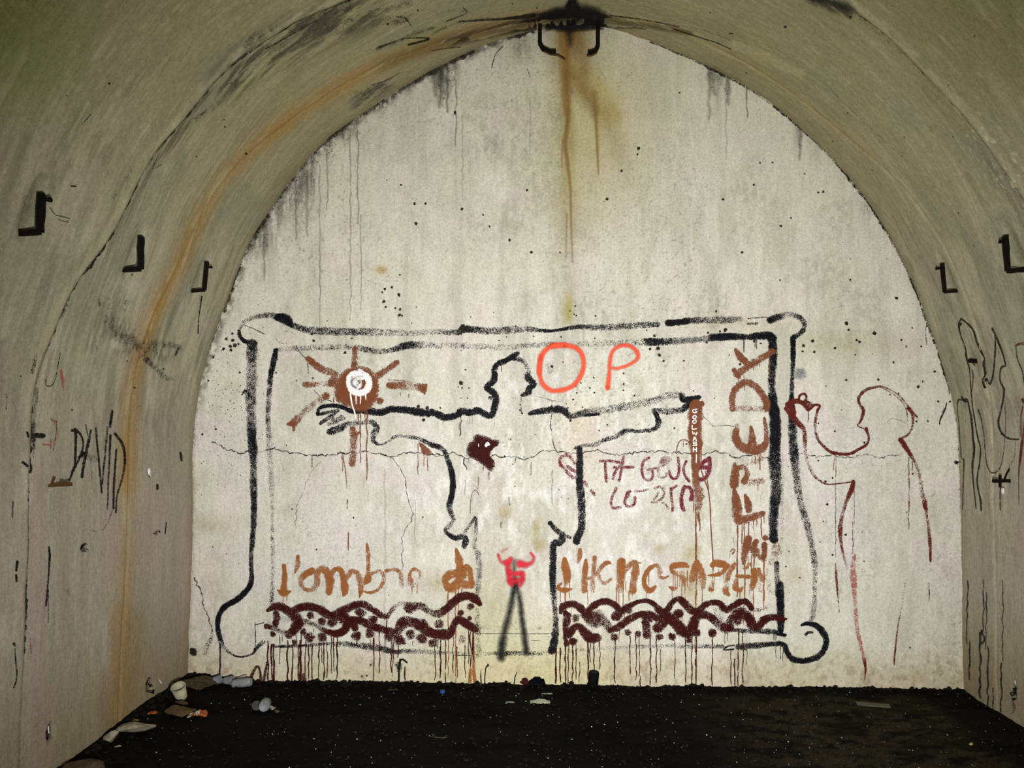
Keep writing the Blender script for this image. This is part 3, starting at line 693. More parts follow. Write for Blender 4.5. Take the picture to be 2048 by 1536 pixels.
p.s('F', [(430, 1200, 42, .75), (300, 1200, 42, .65), (100, 1200, 42, .55), (0, 1195, 42, .5), (-166, 1200, 45, .5), (-466, 1212, 45, .4), (-720, 1225, 45, .33), (-870, 1240, 42, .35), (-970, 1250, 42, .45), (-1166, 1255, 44, .65), (-1320, 1255, 44, .7), (-1540, 1258, 40, .5), (-1960, 1245, 36, .5)])
p.s('F', [(480, 1062, 30, .9), (600, 1072, 42, .8), (750, 1075, 46, .9), (850, 1082, 46, .95), (940, 1108, 26, 1.15)]); p.s('D', [(700, 1202, 22, .9), (900, 1196, 30, .8), (1100, 1180, 30, .65), (1250, 1180, 50, .75), (1400, 1195, 56, .75), (1550, 1215, 60, .8), (1680, 1245, 42, .85), (1780, 1238, 50, .65), (2048, 1250, 42, .55)])
p.s('E', [(400, 1040, 50, .4), (550, 1045, 45, .25), (1000, 1050, 40, .3)]); p.s('E', [(370, 1093), (700, 1096), (1010, 1096)], 6, .9); p.s('E', [(200, 1270), (330, 1272)], 7, .9); p.s('E', [(830, 1148), (900, 1150)], 5, .7)
p.drip('D', 245, 1170, 1455, 12, 1.1, 4); p.drip('D', 535, 1010, 1210, 8, 1.0, 3); p.s('D', [(530, 1025), (605, 1005)], 7, 1)
for x, y0, y1 in [(605, 310, 430), (697, 330, 385), (710, 330, 400)]: p.drip('C', x, y0, y1, 8, 1, 2)
for x, y0, y1 in [(868, 1200, 1295), (905, 1200, 1300), (925, 1190, 1320), (850, 1080, 1150), (866, 1090, 1150)]: p.drip('F', x, y0, y1, 7, .9, 3)
p.done('painted_frame', P_BLACK, label='black painted frame of double lines with knobbed corners')

# --- the large black outlined figure with spread arms
p = Paint()
p.s('A', [(1045, 930, 28), (1065, 885, 30), (1150, 865, 32), (1250, 880, 34), (1330, 910, 38), (1450, 908, 52), (1560, 922, 54), (1650, 895, 52), (1800, 906, 58), (1950, 930, 60), (1980, 920, 56), (2046, 945, 54), (2086, 962, 50), (2186, 945, 52), (2226, 912, 58), (2296, 922, 56), (2366, 908, 52),
            (2436, 946, 52), (2474, 938, 52), (2494, 880, 52), (2506, 810, 54), (2486, 760, 54), (2436, 725, 52), (2446, 698, 48), (2486, 665, 50), (2496, 610, 48), (2494, 570, 44), (2516, 530, 44), (2586, 498, 44), (2646, 462, 44), (2684, 438, 36)], c=1.15)
p.s('B', [(690, 480, 40, .9), (760, 500, 44, .7), (800, 570, 46, .55), (805, 640, 60, 1.05), (850, 690, 54, 1.0), (812, 722, 50, 1.1), (808, 755, 54, 1.1), (755, 782, 32, .9)])
p.s('B', [(745, 800, 18, .6), (745, 860, 18, .45), (750, 925, 18, .5)]); p.s('B', [(490, 800), (500, 812)], 30, .8)
p.s('A', [(1045, 940, 24, 1), (1110, 925, 28, .9), (1220, 905, 30, .9)]); p.s('A', [(1070, 1010, 32, 1), (1130, 970, 36, .85), (1200, 920, 24, .8)]); p.s('A', [(1145, 1015, 46, .6), (1245, 965, 55, .75)]); p.s('A', [(1165, 950), (1170, 985)], 30, .8)
p.s('A', [(1150, 1080, 62, .95), (1220, 1055, 66, .9), (1280, 1022, 50, .8), (1400, 1006, 42, .65), (1490, 1000, 44, .75), (1530, 1050, 54, .9), (1508, 1100, 62, .75), (1500, 1150, 40, .8), (1560, 1186, 20, .75), (1620, 1162, 24, .6), (1700, 1116, 32, .6), (1850, 1130, 34, .7),
            (1950, 1170, 36, .95), (2048, 1205, 36, 1.1), (2020, 1194, 36, 1.0)])
p.s('B', [(0, 1185, 36, .95), (60, 1205, 42, .85), (115, 1235, 44, .85), (150, 1320, 44, .95), (175, 1400, 46, 1.2), (188, 1500, 46, 1.2), (182, 1580, 46, 1.2), (160, 1680, 52, .95), (172, 1740, 50, .8), (195, 1800, 44, .6)])
p.s('J', [(235, 1240, 50, .6), (185, 1305, 66, .6), (160, 1345, 40, .9), (250, 1412, 52, 1.15), (330, 1400, 64, .9), (365, 1430, 66, 1.05), (350, 1500, 60, .9)])
p.s('J', [(335, 1385, 46, .6), (400, 1290, 40, .65), (462, 1205, 34, 1)]); p.s('J', [(468, 1215, 34, .9), (472, 1350, 48, .6), (455, 1480, 56, .5), (470, 1560, 60, .55)])
p.s('E', [(390, 430, 60, .6), (405, 560, 60, .55), (398, 700, 52, .65), (388, 770, 40, .7)]); p.s('E', [(385, 900, 46, .4), (388, 1040, 58, .6), (398, 1150, 60, .5), (400, 1270, 60, .55)])
p.s('J', [(1485, 495, 36, .7), (1525, 500, 62, 1.05), (1535, 600, 66, 1.1), (1530, 750, 74, 1.15), (1535, 900, 76, 1.1), (1550, 1050, 82, 1.0), (1555, 1200, 76, .95), (1550, 1320, 74, 1.0), (1512, 1400, 72, 1.1), (1498, 1450, 72, 1.15)])
p.s('J', [(1490, 490, 40, .55), (1600, 462, 42, .7), (1700, 452, 54, .65), (1800, 400, 56, .75), (1900, 375, 54, .75), (1990, 318, 52, .9), (2050, 312, 44, .8), (2136, 322, 44, .8), (2286, 300, 48, .9), (2336, 250, 60, .95), (2322, 160, 52, 1.1), (2290, 110, 60, .9)])
p.s('K', [(770, 108, 60, .85), (900, 115, 76, .7), (1030, 105, 72, .85), (1100, 60, 70, 1.15), (1200, 15, 50, 1.25)]); p.s('C', [(90, 780, 40, 1), (110, 815, 46, 1.2), (200, 812, 50, 1.25), (235, 800, 40, 1.2)])
p.s('B', [(815, 932, 26, 1.25), (880, 915, 48, 1.1), (960, 905, 58, .95), (1040, 895, 60, 1.05), (1090, 905, 60, 1.1), (1130, 940, 54, 1.05), (1160, 950, 50, .8), (1250, 930, 64, .85), (1300, 920, 70, .75), (1400, 905, 74, .6), (1600, 872, 76, .58), (1800, 832, 70, .6), (1966, 780, 64, .55), (2066, 785, 60, .8)])
p.s('B', [(1140, 960), (1150, 990)], 22, .9); p.s('B', [(1270, 945), (1380, 935)], 24, 1.1)
p.s('E', [(985, 190, 36, 1.15), (1030, 240, 46, .9), (1085, 285, 42, .9), (1150, 308, 26, .8)]); p.s('E', [(1085, 290, 56, 1), (1075, 345, 56, 1.05), (1015, 362, 56, 1.1), (1008, 480, 54, 1.05), (1005, 600, 54, 1.15), (1008, 720, 50, 1.0), (1020, 850, 52, .75), (1030, 1000, 54, .8), (1022, 1130, 60, 1.05), (1000, 1230, 60, 1.2)])
p.drip('B', 585, 540, 590, 7, 1, 1); p.drip('B', 253, 960, 1110, 7, .9, 3)
for x in (320, 345, 420, 530, 110): p.drip('B', x, 950, 1040, 4, .6, 3)
p.done('painted_figure', P_BLACK, label='black outline of a large man with outstretched arms')

# --- sun with broad rays
p = Paint()
p.blob('A', [(1350, 540), (1450, 550), (1530, 620), (1552, 720), (1530, 830), (1470, 895), (1390, 918), (1290, 880), (1200, 830), (1178, 740), (1210, 640), (1270, 572)], 1.6)
p.s('A', [(1355, 402, 52, .95), (1352, 470, 56, .8), (1348, 540, 60, .9)]); p.s('A', [(970, 482, 46, 1.2), (1040, 540, 56, 1.0), (1100, 575, 60, .85), (1190, 612, 66, .8), (1158, 680, 60, 1)]); p.s('A', [(945, 695, 50, 1.05), (1020, 690, 50, .75), (1080, 685, 50, .5), (1180, 686, 60, .85)])
p.s('A', [(1115, 790, 70, 1.0), (1060, 820, 64, .6), (980, 880, 62, .55), (900, 955, 62, .7), (850, 1005, 66, 1.05), (800, 1018, 20, 1.1)]); p.s('A', [(850, 1010), (850, 1065)], 26, 1.1)
p.s('A', [(1695, 512, 46, 1.1), (1610, 575, 52, .9), (1530, 622, 64, .95)]); p.s('A', [(1635, 700, 54, 1.15), (1750, 702, 72, .75), (1850, 712, 76, .7), (1905, 722, 70, 1.1)]); p.s('A', [(1630, 655), (1800, 670)], 22, .6); p.s('A', [(1935, 690), (1920, 770)], 20, .9)
p.s('A', [(1332, 1060, 50, 1.1), (1345, 1130, 70, .8), (1335, 1240, 64, .65), (1330, 1340, 58, .95)]); p.s('A', [(1380, 1090), (1340, 1120)], 30, .9); p.dot('A', 1557, 826, 36, 1.1)
p.blob('A', [(1855, 1140), (1900, 1165), (1990, 1250), (1945, 1292), (1905, 1275), (1880, 1200)], 1.05)
for x, y0, y1, w in [(1380, 930, 1000, 9), (1397, 930, 1335, 9), (1437, 900, 1010, 8), (1450, 900, 1475, 11), (1480, 850, 890, 8), (1245, 1270, 1310, 8), (1255, 1270, 1400, 9), (1868, 1180, 1430, 7), (1920, 1290, 1360, 7), (1948, 1290, 1400, 7), (1290, 1640, 1660, 7), (1180, 800, 850, 8), (1795, 770, 800, 7), (1725, 760, 785, 6)]: p.drip('A', x, y0, y1, w, 1, 4)
p.s('A', [(1255, 1280), (1275, 1400), (1285, 1540)], 8, .9); p.drip('D', 1290, 0, 70, 10, 1, 2); p.drip('D', 1298, 270, 410, 10, 1, 3)
p.done('painted_sun', P_BROWN, label='rust brown painted sun with broad rays')
p = Paint()
p.s('A', [(1385, 606), (1430, 612), (1462, 650), (1466, 700), (1440, 745), (1390, 762), (1335, 742), (1305, 690), (1310, 640), (1340, 610), (1400, 603)], 50, 1.2)
p.s('A', [(1340, 690, 50), (1375, 650, 50), (1390, 700, 40), (1350, 720, 40)], c=.9); p.s('A', [(1395, 600, 60), (1415, 640, 30)], c=1.1)
for x, y0, y1, w in [(1362, 775, 850, 11), (1397, 770, 850, 10), (1443, 750, 815, 10)]: p.drip('A', x, y0, y1, w, 1.2, 3)
p.s('A', [(1315, 770, 12), (1330, 860, 11), (1350, 920, 10), (1358, 970, 8)], c=1.2)
p.done('sun_eye', P_WHITE, label='white ring with drips on the sun')
p = Paint(); p.s('A', [(1330, 630, 20, .8), (1325, 690, 24, .8), (1360, 720, 20, .7)]); p.s('A', [(1385, 665), (1390, 678)], 20, 1.1)
p.done('sun_pupil', P_GREY)

# --- orange letters sprayed O P
p = Paint()
p.s('B', [(1100, 372), (1010, 378), (935, 425), (900, 520), (898, 610), (925, 690), (985, 738), (1060, 742), (1150, 715), (1215, 655), (1250, 580), (1258, 510), (1235, 430), (1180, 388), (1110, 372)], 44, .9)
p.s('B', [(1000, 374), (1100, 370)], 48, 1.0); p.s('B', [(905, 460), (895, 600)], 46, .8)
p.s('B', [(1456, 720, 46, .9), (1466, 620, 40, .8), (1474, 500, 38, .75), (1500, 415, 38, .8), (1570, 374, 38, .85), (1650, 384, 40, .85), (1700, 440, 40, .85), (1690, 490, 38, .8), (1620, 535, 34, .7), (1540, 560, 34, .7), (1490, 560, 30, .6)])
p.dot('B', 1457, 718, 26, .9)
p.done('sprayed_letters', P_SPRAYO, label='orange sprayed capital letters O and P')

# --- dark red heart
p = Paint(layer=4)
p.blob('J', [(440, 375), (470, 352), (520, 350), (600, 380), (650, 402), (700, 402), (716, 425), (700, 465), (655, 495), (622, 545), (628, 590), (662, 630), (665, 690), (628, 738), (590, 715), (520, 660), (440, 600), (385, 570), (370, 500), (395, 440), (440, 415)], 1.5)
for x, y0, y1 in [(605, 740, 815), (545, 690, 720)]: p.drip('J', x, y0, y1, 9, 1, 2)
p.done('painted_heart', P_OX, label='dark red heart patch on the chest of the figure')
p = Paint(layer=5); p.s('J', [(575, 465), (590, 440), (600, 455)], 28, 1.2); p.s('J', [(497, 450), (498, 475)], 8, .9); p.done('heart_white_mark', P_WHITE)  # white paint strokes on the heart

# --- crimson scrawl
p = Paint(); p.gain = 1.25
W = 26
p.ss('K', W, .82, [(205, 625), (300, 622), (400, 640)], [(258, 640), (262, 740), (270, 835)], [(445, 572), (430, 660), (415, 760), (400, 822)], [(338, 805), (352, 750), (400, 680), (440, 630)], [(350, 690), (450, 688), (545, 688)])
p.ss('K', W, .85, [(705, 592), (655, 622), (632, 700), (645, 780), (680, 818), (725, 815), (745, 780), (742, 730)], [(915, 730), (925, 780), (965, 808), (1005, 770), (1012, 680), (1003, 595)], [(1085, 632), (1060, 690), (1070, 765), (1118, 832)])
p.ss('K', W, .62, [(690, 715), (800, 690), (880, 650), (930, 600), (850, 592), (822, 650), (800, 720), (810, 790), (870, 790), (890, 750)]); p.s('K', [(830, 640), (900, 610)], 40, .7)
p.ss('K', 36, 1.0, [(1205, 640), (1190, 720), (1200, 790), (1240, 815), (1295, 780), (1325, 700), (1322, 610)], [(1215, 700), (1260, 640), (1320, 600)], [(1240, 690), (1300, 690)])
p.ss('K', W, .82, [(372, 902), (335, 980), (316, 1050), (335, 1105), (410, 1100)], [(510, 935), (468, 1000), (460, 1060), (500, 1092), (555, 1065), (562, 1000)], [(930, 905), (935, 1000), (945, 1060), (948, 1130)], [(985, 880), (945, 905)])
p.s('K', [(490, 950), (485, 980)], 40, .9); p.ss('K', 24, .65, [(765, 905), (820, 888), (858, 930), (850, 990), (800, 1035), (735, 1045)], [(800, 950), (750, 1040)], [(845, 1050), (880, 1075), (905, 1110)], [(560, 935), (640, 930), (690, 915)])
p.ss('K', 34, .98, [(1070, 890), (1045, 960), (1038, 1060), (1060, 1125)], [(1075, 890), (1125, 905), (1148, 960), (1135, 1020)])
p.ss('J', 32, .75, [(1395, 560), (1335, 590), (1330, 650), (1380, 710), (1440, 775), (1465, 800)], [(1400, 560), (1450, 600), (1482, 645)], [(1405, 680), (1450, 710), (1485, 735)], [(1580, 840), (1610, 880)], [(1650, 930), (1680, 965)])
p.done('crimson_scrawl', P_CRIM, label='crimson handwritten insult in two lines beside the figure')

# --- brown sword with white letters
p = Paint()
p.s('K', [(1190, 60, 120, 1.25), (1180, 130, 140, 1.25), (1178, 230, 120, 1.2), (1172, 320, 125, 1.2), (1180, 430, 125, 1.15), (1182, 540, 105, 1.15), (1185, 650, 90, 1.1), (1180, 760, 70, 1.1), (1188, 860, 76, .95), (1218, 950, 104, .85), (1220, 1040, 90, .8), (1205, 1140, 54, .75), (1215, 1210, 30, 1), (1228, 1290, 14, 1), (1225, 1340, 9, 1)])
p.s('K', [(1240, 40), (1200, 70)], 60, 1.2); p.s('K', [(1240, 440), (1235, 460)], 40, 1)
p.drip('K', 1185, 1100, 1740, 12, 1.1, 2); p.drip('K', 1165, 860, 1150, 9, 1, 3); p.s('K', [(980, 535), (1000, 460), (1030, 415), (1080, 410), (1120, 440)], 12, 1.0); p.dot('K', 1088, 450, 14); p.drip('K', 1058, 420, 480, 7, 1, 1)
p.s('K', [(1240, 720), (1270, 810), (1310, 920), (1332, 1080), (1340, 1300), (1355, 1530), (1362, 1740)], 13, 1.1); p.s('K', [(1280, 730), (1300, 820), (1318, 920)], 10, 1); p.drip('K', 1240, 460, 640, 9, 1, 2)
p.drip('F', 215, 190, 1520, 9, .95, 3); p.drip('X', 1426, 1130, 1180, 2, .8, 1)
p.done('painted_sword', P_BROWN, label='brown painted blade pointing down from the right hand')
p = Paint()
def lt(*lines): p.ss('K', 11, 1.1, *lines)
lt([(1195, 95), (1160, 98), (1152, 118), (1172, 132), (1195, 122), (1180, 112)], [(1180, 158), (1155, 168), (1160, 190), (1185, 186), (1188, 165), (1178, 158)], [(1182, 204), (1155, 212), (1158, 236), (1184, 234), (1188, 212), (1180, 204)], [(1148, 262), (1150, 298), (1192, 294)],
   [(1150, 325), (1160, 352), (1172, 335), (1184, 360), (1198, 330)], [(1158, 412), (1172, 378), (1190, 412)], [(1162, 400), (1186, 400)], [(1192, 432), (1160, 432), (1162, 448), (1190, 448), (1190, 464), (1158, 464)], [(1160, 485), (1160, 528)], [(1190, 485), (1190, 528)], [(1160, 506), (1190, 506)], [(1190, 560), (1188, 640)])
p.done('sword_lettering', P_WHITE, label='small white letters stacked down the blade')

# --- FREDY written upwards in brown
p = Paint()
p.s('C', [(838, 422, 50, 1.0), (740, 482, 54, .95), (640, 545, 60, .95), (545, 610, 54, 1.05)]); p.s('C', [(535, 405, 26, 1.1), (575, 465, 60, 1.05), (630, 520, 56, 1.0)]); p.s('C', [(525, 575), (560, 630)], 40, 1.05)
p.s('C', [(512, 890, 56, .95), (508, 800, 52, 1.0), (540, 725, 56, 1.0), (610, 675, 56, .95), (690, 702, 58, .95), (752, 775, 58, .95), (792, 850, 56, 1.05), (790, 895, 56, 1.0)]); p.s('C', [(515, 892, 52, .8), (650, 890, 54, .55), (790, 892, 50, .8)])
p.s('C', [(552, 1030, 42, .7), (535, 1115, 60, 1.15), (575, 1190, 72, 1.05), (650, 1225, 74, 1.05), (735, 1222, 74, 1.05), (785, 1170, 54, 1.05), (786, 1060, 40, .85), (772, 970, 26, 1)]); p.s('C', [(662, 1040, 22, 1.1), (672, 1110, 54, .9), (672, 1200, 84, 1.05)])
p.s('M', [(660, 140, 36, 1), (662, 240, 80, 1.05), (656, 350, 92, 1.15)]); p.s('M', [(690, 185, 56, .95), (760, 180, 56, .85), (790, 240, 58, .85), (760, 320, 72, 1.1)]); p.s('M', [(800, 335, 74, .55), (930, 318, 80, .6)]); p.s('M', [(780, 150, 40, .5), (880, 120, 50, .55), (930, 90, 60, .7)])
p.s('M', [(655, 395, 26, 1.2), (672, 500, 84, 1.15), (688, 620, 104, 1.0), (700, 720, 92, 1.05), (800, 700, 86, .95), (900, 668, 74, .95), (955, 645, 50, 1.05)]); p.s('M', [(768, 462, 28, 1.15), (795, 540, 74, 1.05), (805, 625, 66, .95)])
for x, y0, y1, w in [(690, 770, 1500, 14), (735, 750, 960, 11), (760, 740, 900, 10), (805, 740, 900, 13), (855, 710, 790, 8), (885, 700, 785, 8), (932, 680, 900, 10), (962, 650, 745, 8), (920, 60, 200, 10), (870, 60, 150, 8), (898, 340, 425, 7), (840, 60, 130, 7)]: p.drip('M', x, y0, y1, w, 1.1, 4)
for x, y0, y1 in [(735, 520, 545), (685, 550, 580), (558, 600, 660), (605, 620, 640), (555, 700, 745), (610, 700, 740), (720, 1240, 1290), (735, 1240, 1390), (815, 440, 640)]: p.drip('C', x, y0, y1, 8, .9, 2)
p.s('M', [(800, 910, 70, 1.2), (775, 1000, 84, 1.05), (760, 1100, 70, .9), (755, 1160, 40, .9)]); p.s('M', [(880, 940, 60, 1.1), (850, 1000, 76, 1.1), (880, 1050, 90, 1.05), (860, 1080, 60, .8)]); p.s('M', [(965, 970, 54, 1.2), (965, 1060, 58, 1.15), (955, 1120, 40, 1.05)]); p.dot('M', 977, 898, 36, 1.2)
p.s('M', [(910, 1090), (960, 1120)], 60, .8); p.s('M', [(1090, 1000, 130, .55), (1080, 1080, 130, .5), (1040, 1150, 90, .45)]); p.s('M', [(620, 1040), (640, 1010), (660, 1030), (640, 1060)], 20, .9); p.drip('M', 612, 1060, 1110, 7, .9, 1); p.drip('M', 648, 900, 1010, 6, .8, 8)
for x, y0, y1, w in [(765, 1150, 1536, 13), (830, 1090, 1250, 10), (858, 1080, 1200, 10), (960, 1110, 1536, 16), (800, 1090, 1220, 9)]: p.drip('M', x, y0, y1, w, 1.1, 3)
p.done('painted_name', P_BROWN, label='brown name FREDY painted upwards beside the right post')

# --- ochre caption, left half
p = Paint()
p.s('D', [(770, 540, 34, 1.1), (776, 620, 42, 1.1), (768, 710, 46, 1.1), (768, 760, 60, 1.15)]); p.s('D', [(722, 742, 18), (768, 765, 56), (820, 750, 18)], c=1.15); p.s('D', [(885, 465, 34, 1.05), (880, 540, 42, .75), (858, 600, 14, .9)])
p.s('D', [(1000, 580, 60, 1.1), (930, 620, 58, .95), (908, 680, 46, .75), (940, 730, 44, .7), (1000, 735, 44, .7), (1040, 690, 54, .75), (1040, 630, 58, .85), (1060, 575, 56, .95), (1110, 580, 60, 1.05), (1145, 650, 70, 1.1), (1138, 755, 54, 1.15)])
p.s('D', [(1150, 620, 50, 1), (1185, 572, 40, 1.05), (1230, 570, 44, 1.1), (1258, 640, 54, 1.05), (1270, 750, 54, 1.15), (1258, 780, 24, 1.1)]); p.s('D', [(1285, 640, 36), (1325, 585, 42), (1368, 600, 46, .9), (1395, 670, 54, .85), (1400, 760, 34, 1), (1388, 795, 14, 1)], c=1.0)
p.s('D', [(1450, 362, 18, 1.1), (1460, 450, 38, .85), (1460, 580, 38, .85), (1455, 650, 60, 1.15), (1430, 685, 30, 1.1)]); p.s('D', [(1490, 605, 34, .65), (1560, 582, 36, .7), (1588, 640, 36, .75), (1560, 715, 36, .75), (1490, 758, 26, .9), (1410, 748, 18, .9)])
p.s('D', [(1605, 580, 30, .9), (1680, 572, 36, .75), (1725, 600, 40, .8), (1738, 700, 50, .5)]); p.s('D', [(1810, 680, 56, .85), (1800, 610, 30, .9), (1835, 565, 28, .9), (1880, 590, 30, .75), (1885, 645, 24, .6)]); p.s('D', [(1820, 700, 46, .6), (1860, 690, 40, .5)])
p.s('E', [(215, 405, 22, 1.2), (235, 480, 60, 1.1), (245, 560, 56, 1.1), (240, 660, 70, 1.1)]); p.s('E', [(220, 600, 60), (150, 620, 70), (125, 670, 50), (165, 725, 70), (225, 690, 80)], c=1.05); p.s('E', [(270, 620, 70, 1.05), (285, 550, 44, 1.1), (320, 560, 44, 1.1), (335, 640, 46, 1), (340, 695, 56, 1.05), (280, 690, 70, 1.0)]); p.s('E', [(0, 690, 50, .3), (60, 680, 60, .35)])
for x, y0, y1, w in [(150, 730, 1440, 9), (210, 720, 1500, 11), (235, 700, 900, 8), (262, 700, 780, 7), (1860, 700, 760, 7)]: p.drip('E' if x < 1000 else 'D', x, y0, y1, w, 1.05, 4)
for x, y0, y1 in [(762, 770, 860), (795, 780, 830)]: p.drip('D', x, y0, y1, 8, 1, 1)
p.drip('D', 1820, 700, 770, 8, .9, 2); p.s('O', [(1410, 800, 30, 1), (1420, 1100, 30, .9), (1415, 1300, 50, .9), (1440, 1450, 60, .9)]); p.s('O', [(1370, 1280, 40, .9), (1365, 1450, 50, .9)])
# right half
p.s('P', [(335, 262, 56, 1.2), (345, 360, 104, 1.2), (372, 470, 110, 1.15), (370, 560, 90, .9)]); p.s('P', [(290, 590, 40, .8), (245, 650, 50, 1.05), (330, 685, 70, 1.1), (430, 668, 30, 1.05)]); p.s('P', [(548, 130, 44, 1.1), (542, 220, 80, .95), (515, 300, 50, .7)])
p.s('P', [(624, 280, 44, 1.15), (618, 400, 76, 1.1), (606, 540, 88, .9), (606, 680, 96, .9)]); p.s('P', [(748, 235, 58, .9), (738, 360, 72, .8), (720, 520, 76, .6), (715, 690, 80, .65)]); p.s('P', [(640, 530, 50, .8), (720, 500, 56, .7), (800, 420, 66, .75), (860, 340, 66, .9), (930, 305, 60, 1.05), (965, 320, 24, 1)])
p.s('P', [(790, 470, 60, .6), (830, 560, 66, .65), (890, 590, 56, .7), (970, 530, 46, .7)]); p.s('P', [(820, 660, 40, .35), (900, 690, 40, .3)])
p.s('P', [(1110, 300, 104, 1.2), (1110, 420, 130, 1.1), (1095, 560, 110, .85), (1090, 670, 110, .8)]); p.s('P', [(1180, 400, 70, .9), (1240, 330, 80, .9), (1300, 310, 80, .85), (1300, 450, 110, .95), (1275, 580, 100, .85), (1265, 690, 110, 1.0)]); p.s('P', [(1330, 310), (1380, 310)], 24, .8)
p.s('P', [(1570, 345, 50, .9), (1500, 385, 66, 1.1), (1440, 470, 66, 1.05), (1420, 560, 60, 1.05), (1440, 640, 66, 1.1), (1500, 690, 80, 1.15), (1570, 640, 50, 1.1)]); p.s('P', [(1590, 345, 60, .8), (1640, 410, 70, .75), (1630, 490, 60, .7), (1690, 520, 44, .9), (1750, 492, 24, 1)])
p.s('Q', [(150, 400, 50, 1.05), (170, 355, 70, 1.15), (260, 340, 76, 1.25), (350, 345, 70, 1.2), (380, 360, 40, 1.2)]); p.s('Q', [(165, 430, 60, 1), (250, 480, 60, .75), (320, 530, 80, .8), (330, 600, 60, .7)]); p.s('Q', [(125, 640, 30, 1), (175, 665, 60, 1), (225, 655, 30, .9)])
p.s('Q', [(500, 305, 80, 1.15), (480, 400, 110, 1.05), (440, 520, 90, .85), (410, 660, 70, .45)]); p.s('Q', [(540, 360, 90, 1.0), (580, 500, 100, .9), (585, 650, 70, .75)]); p.s('Q', [(500, 480, 120, .7), (500, 600, 120, .3)])
p.s('Q', [(715, 340, 66, 1.15), (760, 315, 84, 1.2), (860, 330, 90, 1.2), (925, 350, 60, 1.1)]); p.s('Q', [(905, 380, 66, 1.05), (850, 445, 60, 1.05), (770, 475, 50, 1.05), (660, 482, 26, 1.0)]); p.s('Q', [(700, 540, 80, .4), (700, 620, 76, .5), (695, 675, 80, 1.0)])
p.s('Q', [(1020, 325, 60, 1.0), (970, 400, 70, .95), (930, 500, 80, .8), (900, 620, 90, .55), (895, 700, 100, 1.05), (935, 745, 50, 1)]); p.s('Q', [(1150, 380, 60, .8), (1230, 330, 50, .75)]); p.s('Q', [(1050, 490, 54, 1.05), (1220, 502, 54, 1.05)]); p.s('Q', [(1040, 540, 66, .6), (1030, 640, 84, 1.05), (1080, 690, 70, 1.0), (1125, 650, 40, .9)])
p.s('Q', [(1285, 420, 80, 1.15), (1285, 540, 96, 1.1), (1250, 660, 84, .8)]); p.s('Q', [(1345, 400, 50, 1.0), (1370, 500, 76, .9), (1390, 550, 60, .8)]); p.s('Q', [(1360, 600, 60, .4), (1370, 700, 60, .6)]); p.s('Q', [(1460, 420, 60, .5), (1440, 520, 60, .4), (1500, 580, 60, .4), (1480, 690, 70, .45), (1540, 740, 50, .3)])
for z, x, y0, y1, w in [('P', 345, 560, 1400, 22), ('P', 280, 700, 840, 12), ('P', 402, 560, 790, 12), ('P', 430, 900, 1000, 8), ('P', 650, 690, 880, 11), ('P', 1040, 660, 860, 16), ('P', 1075, 680, 950, 12), ('P', 1135, 560, 960, 16), ('P', 1170, 560, 700, 10), ('P', 1215, 690, 820, 14), ('P', 1262, 700, 770, 9), ('P', 1458, 690, 790, 10),
                        ('P', 1485, 450, 620, 10), ('P', 1080, 950, 1400, 11), ('P', 1150, 950, 1060, 10)] + [('Q', x, 420, 640, 11) for x in (175, 205, 235, 270, 295, 325, 370)] + [('Q', 165, 670, 800, 9), ('Q', 295, 600, 900, 11), ('Q', 340, 600, 930, 10), ('Q', 300, 1000, 1200, 9), ('Q', 575, 680, 1050, 11), ('Q', 478, 700, 1536, 10),
                        ('Q', 800, 400, 480, 8), ('Q', 870, 460, 540, 7), ('Q', 740, 480, 600, 8), ('Q', 1155, 300, 900, 13), ('Q', 1090, 690, 1040, 14), ('Q', 1275, 640, 1240, 13), ('Q', 1140, 900, 1150, 13), ('Q', 1215, 680, 750, 7), ('Q', 1415, 300, 960, 12)]: p.drip(z, x, y0, y1, w, 1.05, 4)
p.done('painted_caption', P_ORANGE, label='ochre brush lettering running along the foot of the picture')

# --- oxblood garland of waves and dots
p = Paint(); p.gain = 1.18
p.s('N', [(245, 482, 40), (330, 440, 92), (440, 440, 94), (560, 510, 90), (650, 462, 92), (800, 430, 96), (950, 470, 96), (1100, 560, 96), (1250, 500, 104), (1400, 425, 92), (1530, 400, 90), (1650, 455, 72), (1800, 550, 72), (1880, 570, 50)], c=1.08)
p.s('N', [(1880, 565, 46, .9), (1968, 450, 70, .6), (2068, 390, 64, .55), (2178, 430, 110, .9), (2338, 425, 92, .85), (2440, 490, 82, .75), (2558, 532, 92, .95), (2660, 480, 96, 1.1), (2760, 390, 94, 1.2), (2868, 305, 92, 1.2), (2978, 284, 92, 1.2), (3088, 335, 90, 1.2), (3136, 392, 60, 1.2)])
p.s('N', [(225, 700, 60, 1.1), (330, 725, 60, .85), (450, 785, 60, .7), (570, 780, 94, 1.1), (655, 680, 120, 1.15), (750, 640, 80, .85), (900, 692, 62, .65), (1050, 770, 66, 1.1), (1180, 800, 84, 1.2), (1290, 750, 96, 1.2), (1350, 640, 110, 1.15), (1480, 620, 86, 1.15), (1600, 665, 96, 1.05), (1750, 725, 86, 1.1), (1900, 770, 96, 1.1), (2000, 750, 76, 1), (2080, 640, 120, 1.1), (2198, 645, 116, 1.05),
            (2338, 695, 130, 1.15), (2468, 790, 104, 1.15), (2618, 812, 124, 1.15), (2728, 790, 104, 1.15), (2788, 680, 84, 1.05), (2838, 605, 84, 1.1), (2938, 652, 94, 1.2), (3068, 735, 94, 1.1)])
p.s('N', [(355, 520, 80), (365, 600, 80), (345, 680, 70)], c=1.0); p.s('N', [(580, 520, 120), (650, 620, 130)], c=1.0); p.s('N', [(1160, 560, 110), (1300, 570, 110)], c=1.05); p.s('N', [(1400, 640, 110), (1430, 720, 90)], c=1.05)
